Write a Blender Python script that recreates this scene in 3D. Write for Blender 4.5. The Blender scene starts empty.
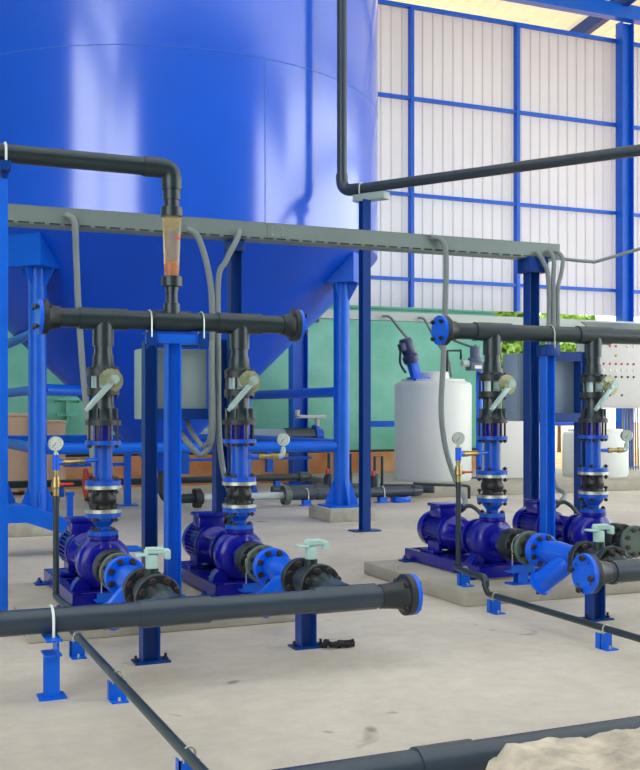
import bpy, bmesh, math, random
from mathutils import Vector, Matrix, Quaternion, noise

random.seed(7)
scn = bpy.context.scene
COL = scn.collection
PI = math.pi

# ------------------------------------------------------------------ materials
def lin(h):
    h = h.lstrip('#')
    out = []
    for i in (0, 2, 4):
        c = int(h[i:i + 2], 16) / 255
        out.append(c / 12.92 if c <= 0.04045 else ((c + 0.055) / 1.055) ** 2.4)
    return (*out, 1.0)

def mat(name, hexc, rough=0.5, metal=0.0, coat=0.0, var=0.0, vscale=6.0, hex2=None, bump=0.0, bscale=40.0, spec=0.5, coat_rough=0.08, coat_ior=1.5):
    m = bpy.data.materials.new(name)
    m.use_nodes = True
    nt = m.node_tree
    b = nt.nodes['Principled BSDF']
    b.inputs['Base Color'].default_value = lin(hexc)
    b.inputs['Roughness'].default_value = rough
    b.inputs['Metallic'].default_value = metal
    b.inputs['Coat Weight'].default_value = coat
    b.inputs['Coat Roughness'].default_value = coat_rough
    b.inputs['Coat IOR'].default_value = coat_ior
    b.inputs['Specular IOR Level'].default_value = spec
    tc = nt.nodes.new('ShaderNodeTexCoord')
    if var > 0 or hex2:
        n = nt.nodes.new('ShaderNodeTexNoise')
        n.inputs['Scale'].default_value = vscale
        n.inputs['Detail'].default_value = 6
        n.inputs['Roughness'].default_value = 0.6
        nt.links.new(tc.outputs['Object'], n.inputs['Vector'])
        r = nt.nodes.new('ShaderNodeValToRGB')
        r.color_ramp.elements[0].position = 0.35
        r.color_ramp.elements[1].position = 0.68
        c = lin(hexc)
        if hex2:
            r.color_ramp.elements[0].color = c
            r.color_ramp.elements[1].color = lin(hex2)
        else:
            r.color_ramp.elements[0].color = (*[x * (1 - var) for x in c[:3]], 1)
            r.color_ramp.elements[1].color = (*[min(1, x * (1 + var)) for x in c[:3]], 1)
        nt.links.new(n.outputs['Fac'], r.inputs['Fac'])
        nt.links.new(r.outputs['Color'], b.inputs['Base Color'])
    if bump > 0:
        n2 = nt.nodes.new('ShaderNodeTexNoise')
        n2.inputs['Scale'].default_value = bscale
        n2.inputs['Detail'].default_value = 5
        nt.links.new(tc.outputs['Object'], n2.inputs['Vector'])
        bp = nt.nodes.new('ShaderNodeBump')
        bp.inputs['Strength'].default_value = bump
        bp.inputs['Distance'].default_value = 0.02
        nt.links.new(n2.outputs['Fac'], bp.inputs['Height'])
        nt.links.new(bp.outputs['Normal'], b.inputs['Normal'])
    return m

def translucent(name, hexc, mix=0.5, var=0.05, thex=None):
    m = bpy.data.materials.new(name)
    m.use_nodes = True
    nt = m.node_tree
    for n in list(nt.nodes):
        nt.nodes.remove(n)
    out = nt.nodes.new('ShaderNodeOutputMaterial')
    d = nt.nodes.new('ShaderNodeBsdfDiffuse')
    t = nt.nodes.new('ShaderNodeBsdfTranslucent')
    mx = nt.nodes.new('ShaderNodeMixShader')
    mx.inputs[0].default_value = mix
    tc = nt.nodes.new('ShaderNodeTexCoord')
    n = nt.nodes.new('ShaderNodeTexNoise')
    n.inputs['Scale'].default_value = 0.6
    n.inputs['Detail'].default_value = 4
    r = nt.nodes.new('ShaderNodeValToRGB')
    c = lin(hexc)
    r.color_ramp.elements[0].position = 0.3
    r.color_ramp.elements[1].position = 0.7
    r.color_ramp.elements[0].color = (*[x * (1 - var) for x in c[:3]], 1)
    r.color_ramp.elements[1].color = (*[min(1, x * (1 + var)) for x in c[:3]], 1)
    nt.links.new(tc.outputs['Object'], n.inputs['Vector'])
    nt.links.new(n.outputs['Fac'], r.inputs['Fac'])
    nt.links.new(r.outputs['Color'], d.inputs['Color'])
    if thex:
        t.inputs['Color'].default_value = lin(thex)
    else:
        nt.links.new(r.outputs['Color'], t.inputs['Color'])
    nt.links.new(d.outputs[0], mx.inputs[1])
    nt.links.new(t.outputs[0], mx.inputs[2])
    nt.links.new(mx.outputs[0], out.inputs['Surface'])
    return m

def floor_mat():
    m = bpy.data.materials.new('worn_concrete_floor')
    m.use_nodes = True
    nt = m.node_tree
    b = nt.nodes['Principled BSDF']
    b.inputs['Roughness'].default_value = 0.62
    tc = nt.nodes.new('ShaderNodeTexCoord')
    def ns(scale, detail, rough=0.6, dist=0.0):
        n = nt.nodes.new('ShaderNodeTexNoise')
        n.inputs['Scale'].default_value = scale
        n.inputs['Detail'].default_value = detail
        n.inputs['Roughness'].default_value = rough
        n.inputs['Distortion'].default_value = dist
        nt.links.new(tc.outputs['Object'], n.inputs['Vector'])
        return n
    def ramp(src, p0, c0, p1, c1):
        r = nt.nodes.new('ShaderNodeValToRGB')
        r.color_ramp.elements[0].position = p0
        r.color_ramp.elements[1].position = p1
        r.color_ramp.elements[0].color = c0
        r.color_ramp.elements[1].color = c1
        nt.links.new(src, r.inputs['Fac'])
        return r
    r1 = ramp(ns(0.55, 7, 0.62, 0.4).outputs['Fac'], 0.34, lin('#b5ad9f'), 0.66, lin('#d4ccbc'))
    r2 = ramp(ns(9, 8, 0.7).outputs['Fac'], 0.3, (0.84, 0.84, 0.84, 1), 0.75, (1.05, 1.05, 1.05, 1))
    r3 = ramp(ns(2.3, 3, 0.5, 1.2).outputs['Fac'], 0.255, (0.45, 0.43, 0.42, 1), 0.30, (1, 1, 1, 1))
    def mul(a, c):
        x = nt.nodes.new('ShaderNodeMix')
        x.data_type = 'RGBA'
        x.blend_type = 'MULTIPLY'
        x.inputs[0].default_value = 1
        nt.links.new(a, x.inputs[6])
        nt.links.new(c, x.inputs[7])
        return x.outputs[2]
    o = mul(mul(r1.outputs['Color'], r2.outputs['Color']), r3.outputs['Color'])
    nt.links.new(o, b.inputs['Base Color'])
    bp = nt.nodes.new('ShaderNodeBump')
    bp.inputs['Strength'].default_value = 0.15
    bp.inputs['Distance'].default_value = 0.01
    nt.links.new(ns(30, 6).outputs['Fac'], bp.inputs['Height'])
    nt.links.new(bp.outputs['Normal'], b.inputs['Normal'])
    return m

def brick_mat():
    m = bpy.data.materials.new('orange_brick')
    m.use_nodes = True
    nt = m.node_tree
    b = nt.nodes['Principled BSDF']
    b.inputs['Roughness'].default_value = 0.9
    tc = nt.nodes.new('ShaderNodeTexCoord')
    n = nt.nodes.new('ShaderNodeTexNoise')
    n.inputs['Scale'].default_value = 1.4
    n.inputs['Detail'].default_value = 7
    nt.links.new(tc.outputs['Object'], n.inputs['Vector'])
    r = nt.nodes.new('ShaderNodeValToRGB')
    e = r.color_ramp.elements
    e[0].position = 0.3
    e[0].color = lin('#c47a42')
    e[1].position = 0.7
    e[1].color = lin('#e4b988')
    nt.links.new(n.outputs['Fac'], r.inputs['Fac'])
    nt.links.new(r.outputs['Color'], b.inputs['Base Color'])
    return m

M = dict(
    blue=mat('blue_steel_paint', '#0560d4', 0.38, coat=0.06, var=0.06, spec=0.3),
    navy=mat('deep_blue_steel_paint', '#063a86', 0.38, coat=0.05, var=0.06, spec=0.3),
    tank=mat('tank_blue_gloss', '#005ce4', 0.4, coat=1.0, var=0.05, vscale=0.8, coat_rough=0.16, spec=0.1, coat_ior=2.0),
    cone=mat('tank_blue_shaded', '#004cce', 0.42, coat=0.1, var=0.05, vscale=0.8, spec=0.25),  # same tank paint, darker and duller: underside shade put into the colour
    weld=mat('tank_weld', '#2f72d8', 0.4),
    pump=mat('pump_indigo_paint', '#10128c', 0.26, coat=0.3, var=0.08, spec=0.35),
    valve=mat('valve_blue_paint', '#065ee0', 0.3, spec=0.35, coat=0.15, var=0.06),
    spool=mat('spool_blue_paint', '#0c52bc', 0.34, spec=0.35, coat=0.1, var=0.06),
    pvc=mat('dark_grey_pvc', '#323f4a', 0.27, var=0.06, vscale=3),
    pvcd=mat('charcoal_pvc', '#233236', 0.3, var=0.08, vscale=5),
    flange=mat('black_flange', '#222a2d', 0.42, var=0.1),
    gflange=mat('grey_green_flange', '#5b6c62', 0.45, var=0.1),
    rubber=mat('black_rubber', '#15181a', 0.42),
    bolt=mat('black_bolt', '#1c1c20', 0.4, metal=0.3),
    cap=mat('brown_bolt_cap', '#2b2220', 0.5),
    zinc=mat('zinc_steel', '#b9c2b4', 0.32, metal=0.7, var=0.08, vscale=20),
    galv=mat('galvanised_lever', '#a9c3bd', 0.4, metal=0.35, var=0.06),
    brassy=mat('yellow_passivated_steel', '#a9ad86', 0.35, metal=0.5, var=0.1, vscale=20),
    brass=mat('brass', '#a89560', 0.32, metal=0.8),
    red=mat('red_handle', '#c23c28', 0.45),
    mint=mat('pale_mint_handle', '#b3d6cb', 0.45, var=0.04),
    tray=mat('grey_tray_paint', '#7d8c88', 0.42, metal=0.2, var=0.05, vscale=2),
    ltray=mat('light_grey_duct', '#b9c4bf', 0.5),
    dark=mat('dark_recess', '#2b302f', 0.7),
    hose=mat('grey_flexible_conduit', '#7c8786', 0.55, var=0.06, bump=0.15, bscale=120),
    hosed=mat('dark_flexible_conduit', '#3d4547', 0.5),
    cab=mat('pale_cabinet_paint', '#9fb4af', 0.4, var=0.03, vscale=2),
    cabg=mat('blue_grey_cabinet_paint', '#8298a8', 0.4, var=0.03, vscale=2),
    panel=mat('control_panel_paint', '#c6c8c4', 0.45, var=0.03),
    white=mat('white_dial', '#e6ebe4', 0.4),
    dial=mat('gauge_dial', '#b9c6bb', 0.35),
    poly=mat('translucent_polyethylene', '#dcdedb', 0.5, var=0.04, vscale=1.5, hex2='#d3dfd4'),
    polyt=mat('white_polyethylene_lid', '#d8d9d4', 0.5),
    tan=mat('tan_plywood', '#d0b294', 0.75, var=0.08, vscale=3),
    concrete=mat('rough_concrete', '#a9a698', 0.85, var=0.16, vscale=7, bump=0.4, bscale=25),
    plinth=mat('plinth_concrete', '#a8a393', 0.75, var=0.12, vscale=3, bump=0.2, bscale=30),
    plinthe=mat('stained_plinth_side', '#9aa592', 0.8, var=0.2, vscale=6),
    rock=mat('broken_concrete', '#cfc4ae', 0.9, bump=0.8, bscale=14, hex2='#9a9384', vscale=9),
    teal=mat('teal_container_paint', '#63b79c', 0.45, hex2='#86cdb6', vscale=1.1),
    earth=mat('orange_earth', '#c48a56', 0.95, hex2='#d9b184', vscale=1.5),
    leaf=mat('green_leaf', '#6ba03c', 0.6, hex2='#a3c860', vscale=3),
    leafd=mat('dark_green_leaf', '#47772c', 0.6, hex2='#86b14c', vscale=3),
    bark=mat('brown_stem', '#5d4632', 0.8),
    floor=floor_mat(),
    brick=brick_mat(),
    siding=translucent('translucent_white_siding', '#c8c8cf', 0.30),
    roof=translucent('cream_roof_sheet', '#ded3b2', 0.2),
    roofd=translucent('fill_light_roof', '#e4e6e6', 0.36),  # unseen front roof, made paler and more translucent to fill the floor
    wallm=mat('added_wall_grey', '#4f565c', 0.8),  # for the added unseen walls, kept dark for contrast in the tank
    dpump=mat('slate_pump_head', '#5d6a80', 0.4),
    mtr=mat('navy_motor_paint', '#27345e', 0.35),
    tube=mat('amber_tube', '#dcb872', 0.15),
    floatm=mat('red_float', '#c8472a', 0.35),
    clip=mat('white_clamp', '#d7dcda', 0.4),
    debris=mat('black_rag', '#1b1c1d', 0.8),
    btn_r=mat('red_button', '#cc4a3c', 0.4), btn_g=mat('dark_button', '#3c4648', 0.4), btn_y=mat('yellow_button', '#d69a3c', 0.4), btn_w=mat('white_lamp', '#eef2f0', 0.3),
)
gl = bpy.data.materials.new('clear_plastic_tube')
gl.use_nodes = True
b_ = gl.node_tree.nodes['Principled BSDF']
b_.inputs['Base Color'].default_value = lin('#f2dca6')
b_.inputs['Roughness'].default_value = 0.12
b_.inputs['Transmission Weight'].default_value = 0.8
b_.inputs['IOR'].default_value = 1.2
M['glass'] = gl

# ------------------------------------------------------------------ mesh builder
def frame_of(d):
    d = Vector(d).normalized()
    a = Vector((0, 0, 1)) if abs(d.z) < 0.95 else Vector((1, 0, 0))
    u = d.cross(a).normalized()
    v = d.cross(u).normalized()
    return u, v, d

class MB:
    def __init__(s):
        s.bm = bmesh.new()
    def box(s, x0, x1, y0, y1, z0, z1, bev=0.0):
        return s.obox(((x0 + x1) / 2, (y0 + y1) / 2, (z0 + z1) / 2), (abs(x1 - x0), abs(y1 - y0), abs(z1 - z0)), None, bev)
    def obox(s, c, size, rot=None, bev=0.0):
        t = Matrix.Translation(Vector(c)) @ ((rot.to_4x4()) if rot is not None else Matrix.Identity(4)) @ Matrix.Diagonal((*size, 1))
        r = bmesh.ops.create_cube(s.bm, size=1, matrix=t)
        if bev > 0:
            es = list({e for v in r['verts'] for e in v.link_edges})
            bmesh.ops.bevel(s.bm, geom=es, offset=bev, segments=2, profile=0.5, affect='EDGES')
        return s
    def rings(s, rings, cap0=True, cap1=True, closed=False):
        vs = [[s.bm.verts.new(p) for p in ring] for ring in rings]
        n = len(vs[0])
        m = len(vs)
        for i in range(m - (0 if closed else 1)):
            a, b = vs[i], vs[(i + 1) % m]
            for k in range(n):
                try:
                    s.bm.faces.new((a[k], a[(k + 1) % n], b[(k + 1) % n], b[k]))
                except ValueError:
                    pass
        if not closed:
            if cap0:
                s.bm.faces.new(list(reversed(vs[0])))
            if cap1:
                s.bm.faces.new(vs[-1])
        return s
    def lathe(s, p, axis, prof, n=24, cap0=True, cap1=True):
        u, v, d = frame_of(axis)
        p = Vector(p)
        R = []
        for t, r in prof:
            R.append([p + d * t + (u * math.cos(2 * PI * k / n) + v * math.sin(2 * PI * k / n)) * max(r, 1e-4) for k in range(n)])
        return s.rings(R, cap0, cap1)
    def cyl(s, p0, p1, r, r2=None, n=20, cap=True):
        p0, p1 = Vector(p0), Vector(p1)
        L = (p1 - p0).length
        return s.lathe(p0, p1 - p0, [(0, r), (L, r if r2 is None else r2)], n, cap, cap)
    def tube(s, pts, r, n=10, sub=8, smooth=True):
        P = [Vector(p) for p in pts]
        if smooth and len(P) > 2:
            Q = []
            E = [P[0] * 2 - P[1]] + P + [P[-1] * 2 - P[-2]]
            for i in range(1, len(E) - 2):
                a, b, c, d = E[i - 1], E[i], E[i + 1], E[i + 2]
                for k in range(sub):
                    t = k / sub
                    Q.append(0.5 * ((2 * b) + (c - a) * t + (2 * a - 5 * b + 4 * c - d) * t * t + (3 * b - a - 3 * c + d) * t ** 3))
            Q.append(P[-1])
            P = Q
        u, v, d = frame_of(P[1] - P[0])
        R = []
        prev = d
        for i, p in enumerate(P):
            t = (P[min(i + 1, len(P) - 1)] - P[max(i - 1, 0)]).normalized()
            q = prev.rotation_difference(t)
            u = q @ u
            v = q @ v
            prev = t
            R.append([p + (u * math.cos(2 * PI * k / n) + v * math.sin(2 * PI * k / n)) * r for k in range(n)])
        return s.rings(R)
    def bend(s, p0, c, p1, r, rad, n=18, seg=8):
        """pipe p0 -> corner c -> p1 with a rounded corner of radius rad"""
        p0, c, p1 = Vector(p0), Vector(c), Vector(p1)
        a = (p0 - c).normalized()
        b = (p1 - c).normalized()
        pts = [p0]
        for k in range(seg + 1):
            t = k / seg
            pts.append((c + a * rad) * (1 - t) ** 2 + c * 2 * t * (1 - t) + (c + b * rad) * t * t)
        pts.append(p1)
        return s.tube(pts, r, n, smooth=False)
    def ubolt(s, c, axis, R, r, drop, n=8):
        """inverted U around a pipe; axis = pipe direction (horizontal)"""
        c = Vector(c)
        side = Vector(axis).normalized().cross(Vector((0, 0, 1)))
        pts = [c + side * R - Vector((0, 0, drop))]
        for k in range(13):
            a = PI * k / 12
            pts.append(c + side * R * math.cos(a) + Vector((0, 0, R * math.sin(a))))
        pts.append(c - side * R - Vector((0, 0, drop)))
        return s.tube(pts, r, n, smooth=False)
    def prism(s, pts, ext):
        ext = Vector(ext)
        return s.rings([[Vector(p) for p in pts], [Vector(p) + ext for p in pts]])
    def ibeam(s, x, y, z0, z1, w, d, t=0.008, flange='y'):
        if flange == 'y':      # flanges face +-Y
            s.box(x - w / 2, x + w / 2, y - d / 2, y - d / 2 + t, z0, z1)
            s.box(x - w / 2, x + w / 2, y + d / 2 - t, y + d / 2, z0, z1)
            s.box(x - t / 2, x + t / 2, y - d / 2 + t, y + d / 2 - t, z0, z1)
        else:
            s.box(x - d / 2, x - d / 2 + t, y - w / 2, y + w / 2, z0, z1)
            s.box(x + d / 2 - t, x + d / 2, y - w / 2, y + w / 2, z0, z1)
            s.box(x - d / 2 + t, x + d / 2 - t, y - t / 2, y + t / 2, z0, z1)
        return s
    def build(s, name, material, parent=None, loc=None, angle=38, flat=False):
        me = bpy.data.meshes.new(name)
        bmesh.ops.recalc_face_normals(s.bm, faces=s.bm.faces)
        org = wloc(parent) if parent is not None else Vector(loc if loc is not None else (0, 0, 0))
        bmesh.ops.translate(s.bm, verts=s.bm.verts, vec=-org)
        s.bm.to_mesh(me)
        s.bm.free()
        if not flat:
            for p in me.polygons:
                p.use_smooth = True
            me.set_sharp_from_angle(angle=math.radians(angle))
        me.materials.append(material)
        o = bpy.data.objects.new(name, me)
        COL.objects.link(o)
        if parent is not None:
            o.parent = parent
        else:
            o.location = org
        return o

def wloc(o):
    v = Vector(o.location)
    while o.parent is not None:
        o = o.parent
        v += Vector(o.location)
    return v

def tag(o, label, cat, group=None, kind=None):
    o['label'] = label
    o['category'] = cat
    if group:
        o['group'] = group
    if kind:
        o['kind'] = kind
    return o

def thing(name, label, cat, loc=(0, 0, 0), group=None):
    o = bpy.data.objects.new(name, None)
    o.empty_display_size = 0.05
    COL.objects.link(o)
    o.location = loc
    return tag(o, label, cat, group)

def struct(o, label=None):
    o['kind'] = 'structure'
    return o

def kids(o):
    return [c for c in bpy.data.objects if c.parent == o]

def dup(root, loc, label, group=None):
    def rec(o, par):
        c = o.copy()
        COL.objects.link(c)
        if par is not None:
            c.parent = par
        for ch in kids(o):
            rec(ch, c)
        return c
    r = rec(root, None)
    r.location = loc
    r['label'] = label
    if group:
        r['group'] = group
    return r

BOLT_MESH = {}
def bolts(parent, c, axis, R, n, r=0.009, L=0.075, material='bolt', phase=0.5, name='bolt', cap=False):
    """n bolts on a pitch circle, every one its own mesh object (shared mesh data), sub-parts of parent"""
    u, v, d = frame_of(axis)
    key = (round(r, 4), round(L, 4), material, tuple(round(x, 3) for x in d), cap)
    if key not in BOLT_MESH:
        m = MB()
        if cap:
            m.lathe(-d * L / 2, d, [(0, r * 1.1), (0.012, r * 1.5), (0.014, r * 0.7), (L - 0.014, r * 0.7), (L - 0.012, r * 1.5), (L - 0.004, r * 1.45), (L, r * 0.9)], 10)
        else:
            m.lathe(-d * L / 2, d, [(0, r * 0.8), (0.006, r * 0.8), (0.006, r * 1.7), (0.018, r * 1.7), (0.018, r * 0.8), (L - 0.018, r * 0.8), (L - 0.018, r * 1.7), (L - 0.006, r * 1.7), (L - 0.006, r * 0.8), (L, r * 0.8)], 6)
        o = m.build(name, M[material], None)
        BOLT_MESH[key] = o.data
        bpy.data.objects.remove(o)
    me = BOLT_MESH[key]
    pw = wloc(parent)
    for k in range(n):
        a = 2 * PI * (k + phase) / n
        o = bpy.data.objects.new(name, me)
        COL.objects.link(o)
        o.parent = parent
        o.location = Vector(c) + (u * math.cos(a) + v * math.sin(a)) * R - pw

# ------------------------------------------------------------------ setting
FX0, FX1, FY0, FY1 = -9.0, 24.0, -7.0, 16.3
m = MB(); m.box(FX0, FX1, FY0, FY1, -0.2, 0.0)
struct(m.build('floor', M['floor']))
m = MB(); m.box(6.55, FX1, 12.75, 16.25, 0.0, 0.14, 0.012)
struct(m.build('floor_kerb', M['plinth']))
m = MB(); m.box(-60, 70, FY1, 90, -0.2, -0.02)
struct(m.build('ground', M['earth']))
m = MB(); m.box(-60, 70, -80, FY0, -0.2, -0.02); m.box(FX1, 70, FY0, FY1, -0.2, -0.02); m.box(-60, FX0, FY0, FY1, -0.2, -0.02)
struct(m.build('ground_front', M['plinth']))

WY = 16.05
# siding with trapezoidal ribs
def siding(x0, x1, z0, z1, y, name, material, pitch=0.2):
    prof = []
    x = x0
    while x < x1:
        prof += [(x, 0.0), (x + pitch * 0.72, 0.0), (x + pitch * 0.79, -0.022), (x + pitch * 0.93, -0.022)]
        x += pitch
    mm = MB()
    bm = mm.bm
    lo = [bm.verts.new((px, y + dy, z0)) for px, dy in prof]
    hi = [bm.verts.new((px, y + dy, z1)) for px, dy in prof]
    for i in range(len(prof) - 1):
        bm.faces.new((lo[i], lo[i + 1], hi[i + 1], hi[i]))
    return mm.build(name, material, angle=10)
struct(siding(FX0, FX1, 2.95, 8.08, WY, 'wall_back', M['siding']))
# girts and posts of the siding
for i, z in enumerate((3.42, 4.86, 6.5, 8.06)):
    m = MB(); m.box(FX0, FX1, WY - 0.11, WY - 0.03, z - 0.028, z + 0.028)
    struct(m.build('trim_%d' % (i + 1), M['blue']))
k = 5
for x in (2.06, -0.1, 4.25, 8.5, 10.62, 15.0, 17.2):
    m = MB(); m.box(x - 0.032, x + 0.032, WY - 0.13, WY - 0.02, 2.95, 8.06)
    struct(m.build('trim_%d' % k, M['blue'])); k += 1
# eaves beam and roof
ROOF = lambda y: 8.86 + 0.13 * (16.0 - y)
m = MB(); m.box(FX0, FX1, 15.62, 15.8, 8.36, 8.62)
struct(m.build('trim_%d' % k, M['blue'])); k += 1
for x in (0.0, 6.5, 12.72, 19.2):
    m = MB()
    rot = Matrix.Rotation(math.atan(-0.13), 3, 'X')
    yc = (18.3 + 3.0) / 2
    m.obox((x, yc, ROOF(yc) - 0.2), (0.14, 15.5, 0.26), rot)
    struct(m.build('trim_%d' % k, M['navy'])); k += 1
def roof_sheet(y0, y1, name, material):
    mm = MB(); bm = mm.bm
    pitch = 0.3
    x = FX0
    prof = []
    while x < FX1:
        prof += [(x, 0), (x + pitch * 0.6, 0), (x + pitch * 0.7, 0.04), (x + pitch * 0.9, 0.04)]
        x += pitch
    a = [bm.verts.new((px, y0, ROOF(y0) + dz)) for px, dz in prof]
    b = [bm.verts.new((px, y1, ROOF(y1) + dz)) for px, dz in prof]
    for i in range(len(prof) - 1):
        bm.faces.new((a[i], a[i + 1], b[i + 1], b[i]))
    return mm.build(name, material, angle=10)
struct(roof_sheet(9.0, 18.6, 'ceiling', M['roof']))
struct(roof_sheet(-7.0, 8.99, 'ceiling_front_unseen', M['roofd']))  # unseen part of the roof, lets light through to brighten the floor

m = MB(); m.box(-5.3, 14.5, FY0 - 0.12, FY0, 0, 11.85)
m.box(FX0, -5.3, FY0 - 0.12, FY0, 9.5, 11.85); m.box(14.5, FX1, FY0 - 0.12, FY0, 9.5, 11.85)
struct(m.build('wall_front_added', M['wallm']))  # added behind the camera; closed and open spans shape the tank streaks
m = MB(); m.box(FX0 - 0.12, FX0, 2.4, FY1, 0, 10.4); m.box(FX0 - 0.12, FX0, FY0, 2.4, 9.5, 10.6); m.box(FX0 - 0.12, FX0, -3.2, -2.8, 0, 9.5)
struct(m.build('wall_left_added', M['wallm']))  # added out of view; opening and post set the left tank streaks
m = MB(); m.box(FX1, FX1 + 0.12, FY0, FY1, 8.2, 8.8); m.box(FX1, FX1 + 0.12, -1.0, -0.5, 0, 8.2)
struct(m.build('wall_right_added', M['wallm']))  # added out of view; kept open so the tank mirrors bright sky
def steel_column(x, y, z0, z1, label):
    t = thing('steel_column', label, 'column', (x, y, z0))
    m = MB(); m.ibeam(x, y, z0 + 0.02, z1, 0.2, 0.26, 0.014, 'x'); m.build('shaft', M['blue'], t)
    m = MB(); m.box(x - 0.2, x + 0.2, y - 0.17, y + 0.17, z0, z0 + 0.02); m.build('base_plate', M['blue'], t)
    return t
steel_column(12.9, 15.85, 0.14, 8.36, 'tall blue steel building column at the right edge, in front of the white ribbed siding')
steel_column(6.38, 15.85, 0.0, 8.36, 'blue steel building column behind the right leg of the tank')

m = MB(); m.box(-6, 11.5, 16.45, 16.65, -0.02, 0.47)
struct(m.build('wall_low', M['brick']))

# teal container behind the siding
t = thing('storage_container', 'teal green steel container standing behind the blue tank', 'container', (3.0, 18, 0.5))
m = MB(); m.box(-6, 10.62, 16.7, 19.2, 0.5, 3.25, 0.02); m.build('body', M['teal'], t)
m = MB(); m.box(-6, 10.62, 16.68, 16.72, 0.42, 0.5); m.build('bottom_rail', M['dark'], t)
m = MB(); m.box(-6, 10.6, 16.67, 16.71, 2.98, 3.05); m.build('top_rail', M['teal'], t)
m = MB()
m.tube([(2.66, 16.66, 1.33), (2.66, 16.62, 1.36), (3.02, 16.62, 1.36), (3.02, 16.66, 1.33)], 0.025, 8, smooth=False)
m.box(2.82, 2.88, 16.62, 16.71, 1.1, 1.4); m.box(2.68, 3.0, 16.64, 16.71, 1.1, 1.15)
m.tube([(2.86, 16.66, 1.1), (2.8, 16.64, 0.95), (2.6, 16.66, 0.86)], 0.018, 6)
m.build('latch', M['teal'], t)

# ------------------------------------------------------------------ tank
TX, TY, TR = 3.16, 12.28, 2.59
TZ, TIP = 2.98, 0.48
tk = thing('storage_tank', 'huge glossy blue cone-bottomed tank on four pipe legs', 'tank', (TX, TY, 0))
m = MB(); m.lathe((TX, TY, 0), (0, 0, 1), [(TZ, TR), (4.63, TR), (6.2, TR), (7.6, TR), (7.9, TR * 0.7), (8.1, 0.3)], 128, False, True)
m.build('shell', M['tank'], tk, angle=60)
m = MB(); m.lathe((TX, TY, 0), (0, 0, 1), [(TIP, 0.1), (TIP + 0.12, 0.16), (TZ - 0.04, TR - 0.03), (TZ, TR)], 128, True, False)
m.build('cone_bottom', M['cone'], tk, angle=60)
m = MB()
def hoop(z, rr, w):
    n = 128
    R = [[Vector((TX + (rr + w * math.cos(2 * PI * j / 6)) * math.cos(2 * PI * i / n), TY + (rr + w * math.cos(2 * PI * j / 6)) * math.sin(2 * PI * i / n), z + w * math.sin(2 * PI * j / 6))) for j in range(6)] for i in range(n)]
    m.rings(R, closed=True)
hoop(4.63, TR, 0.004)
m.build('weld_seam', M['weld'], tk)
# vertical seam under the hoop
a_v = math.atan2(9.7 - TY, 2.42 - TX)
def tank_pt(px_angle, r=TR):
    return (TX + r * math.cos(px_angle), TY + r * math.sin(px_angle))
SEAM_A = math.radians(-81)
x_, y_ = tank_pt(SEAM_A)
m = MB(); m.cyl((x_, y_, TZ), (x_, y_, 4.63), 0.005, n=6); m.build('weld_seam', M['weld'], tk)
LEGS = [(1.53, 10.65, 0.14), (4.80, 10.65, 0.14), (1.53, 13.91, 0.0), (4.80, 13.91, 0.0)]
LR = 0.088
for (x, y, z0) in LEGS:
    m = MB(); m.cyl((x, y, z0), (x, y, 2.75), LR, n=28); lg = m.build('leg', M['blue'], tk)
    m = MB(); m.box(x - 0.2, x + 0.2, y - 0.2, y + 0.2, z0, z0 + 0.02); m.build('base_plate', M['blue'], lg)
    for ax, ay in ((1, 0), (-1, 0), (0, 1), (0, -1)):
        m = MB()
        px, py = x + ax * LR * 0.9, y + ay * LR * 0.9
        qx, qy = x + ax * 0.195, y + ay * 0.195
        nx, ny = -ay * 0.012, ax * 0.012
        m.prism([(px - nx / 2, py - ny / 2, z0 + 0.02), (qx - nx / 2, qy - ny / 2, z0 + 0.02), (qx - nx / 2, qy - ny / 2, z0 + 0.05), (px - nx / 2, py - ny / 2, z0 + 0.34)], (nx, ny, 0))
        m.build('gusset', M['blue'], lg)
    # radial bracket box at the top, with its own gussets
    rad = Vector((x - TX, y - TY, 0)).normalized()
    tan = Vector((-rad.y, rad.x, 0))
    rot = Matrix((rad, tan, Vector((0, 0, 1)))).transposed()
    c0 = Vector((x, y, 0))
    m = MB(); m.obox(c0 + rad * 0.01 + Vector((0, 0, 2.80)), (0.40, 0.38, 0.42), rot)
    br = m.build('leg_bracket', M['blue'], tk)
    for d in (rad, tan, -tan):
        nrm = Vector((-d.y, d.x, 0)) * 0.012
        a = c0 + d * (LR * 0.9) - nrm / 2
        b = c0 + d * 0.185 - nrm / 2
        m = MB(); m.prism([a + Vector((0, 0, 2.59)), b + Vector((0, 0, 2.59)), b + Vector((0, 0, 2.56)), a + Vector((0, 0, 2.38))], nrm)
        m.build('gusset', M['blue'], br)
BR = 0.058
def brace(p, q, r=BR):
    mm = MB(); mm.cyl(p, q, r, n=18); mm.build('brace', M['blue'], tk)
(lx, ly, _), (rx, ry, _), (bx, by, _), (cx, cy, _) = LEGS
brace((lx + 0.08, ly, 0.82), (rx - 0.08, ry, 0.80))
brace((lx, ly + 0.08, 0.82), (bx, by - 0.08, 0.80))
brace((rx, ry + 0.08, 0.82), (cx, cy - 0.08, 0.80))
brace((bx + 0.08, by, 0.82), (cx - 0.08, cy, 0.82))
brace((lx, ly + 0.08, 1.40), (bx, by - 0.08, 1.40), 0.05)
brace((lx, ly + 0.08, 1.98), (bx, by - 0.08, 1.98), 0.05)
brace((rx, ry + 0.08, 1.40), (cx, cy - 0.08, 1.40))
brace((lx + 0.06, ly + 0.06, 1.40), (lx + 0.93, ly + 0.95, 1.40))

def footing(x, y, sx, sy, z, label):
    m = MB(); m.box(x - sx, x + sx, y - sy, y + sy, 0, z, 0.012)
    tag(m.build('concrete_footing', M['concrete'], None, (x, y, 0)), label, 'footing')
footing(4.80, 10.65, 0.27, 0.3, 0.14, 'concrete block under the right front leg of the blue tank')
footing(1.47, 10.65, 0.26, 0.34, 0.14, 'concrete block under the left front leg of the blue tank')

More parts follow.
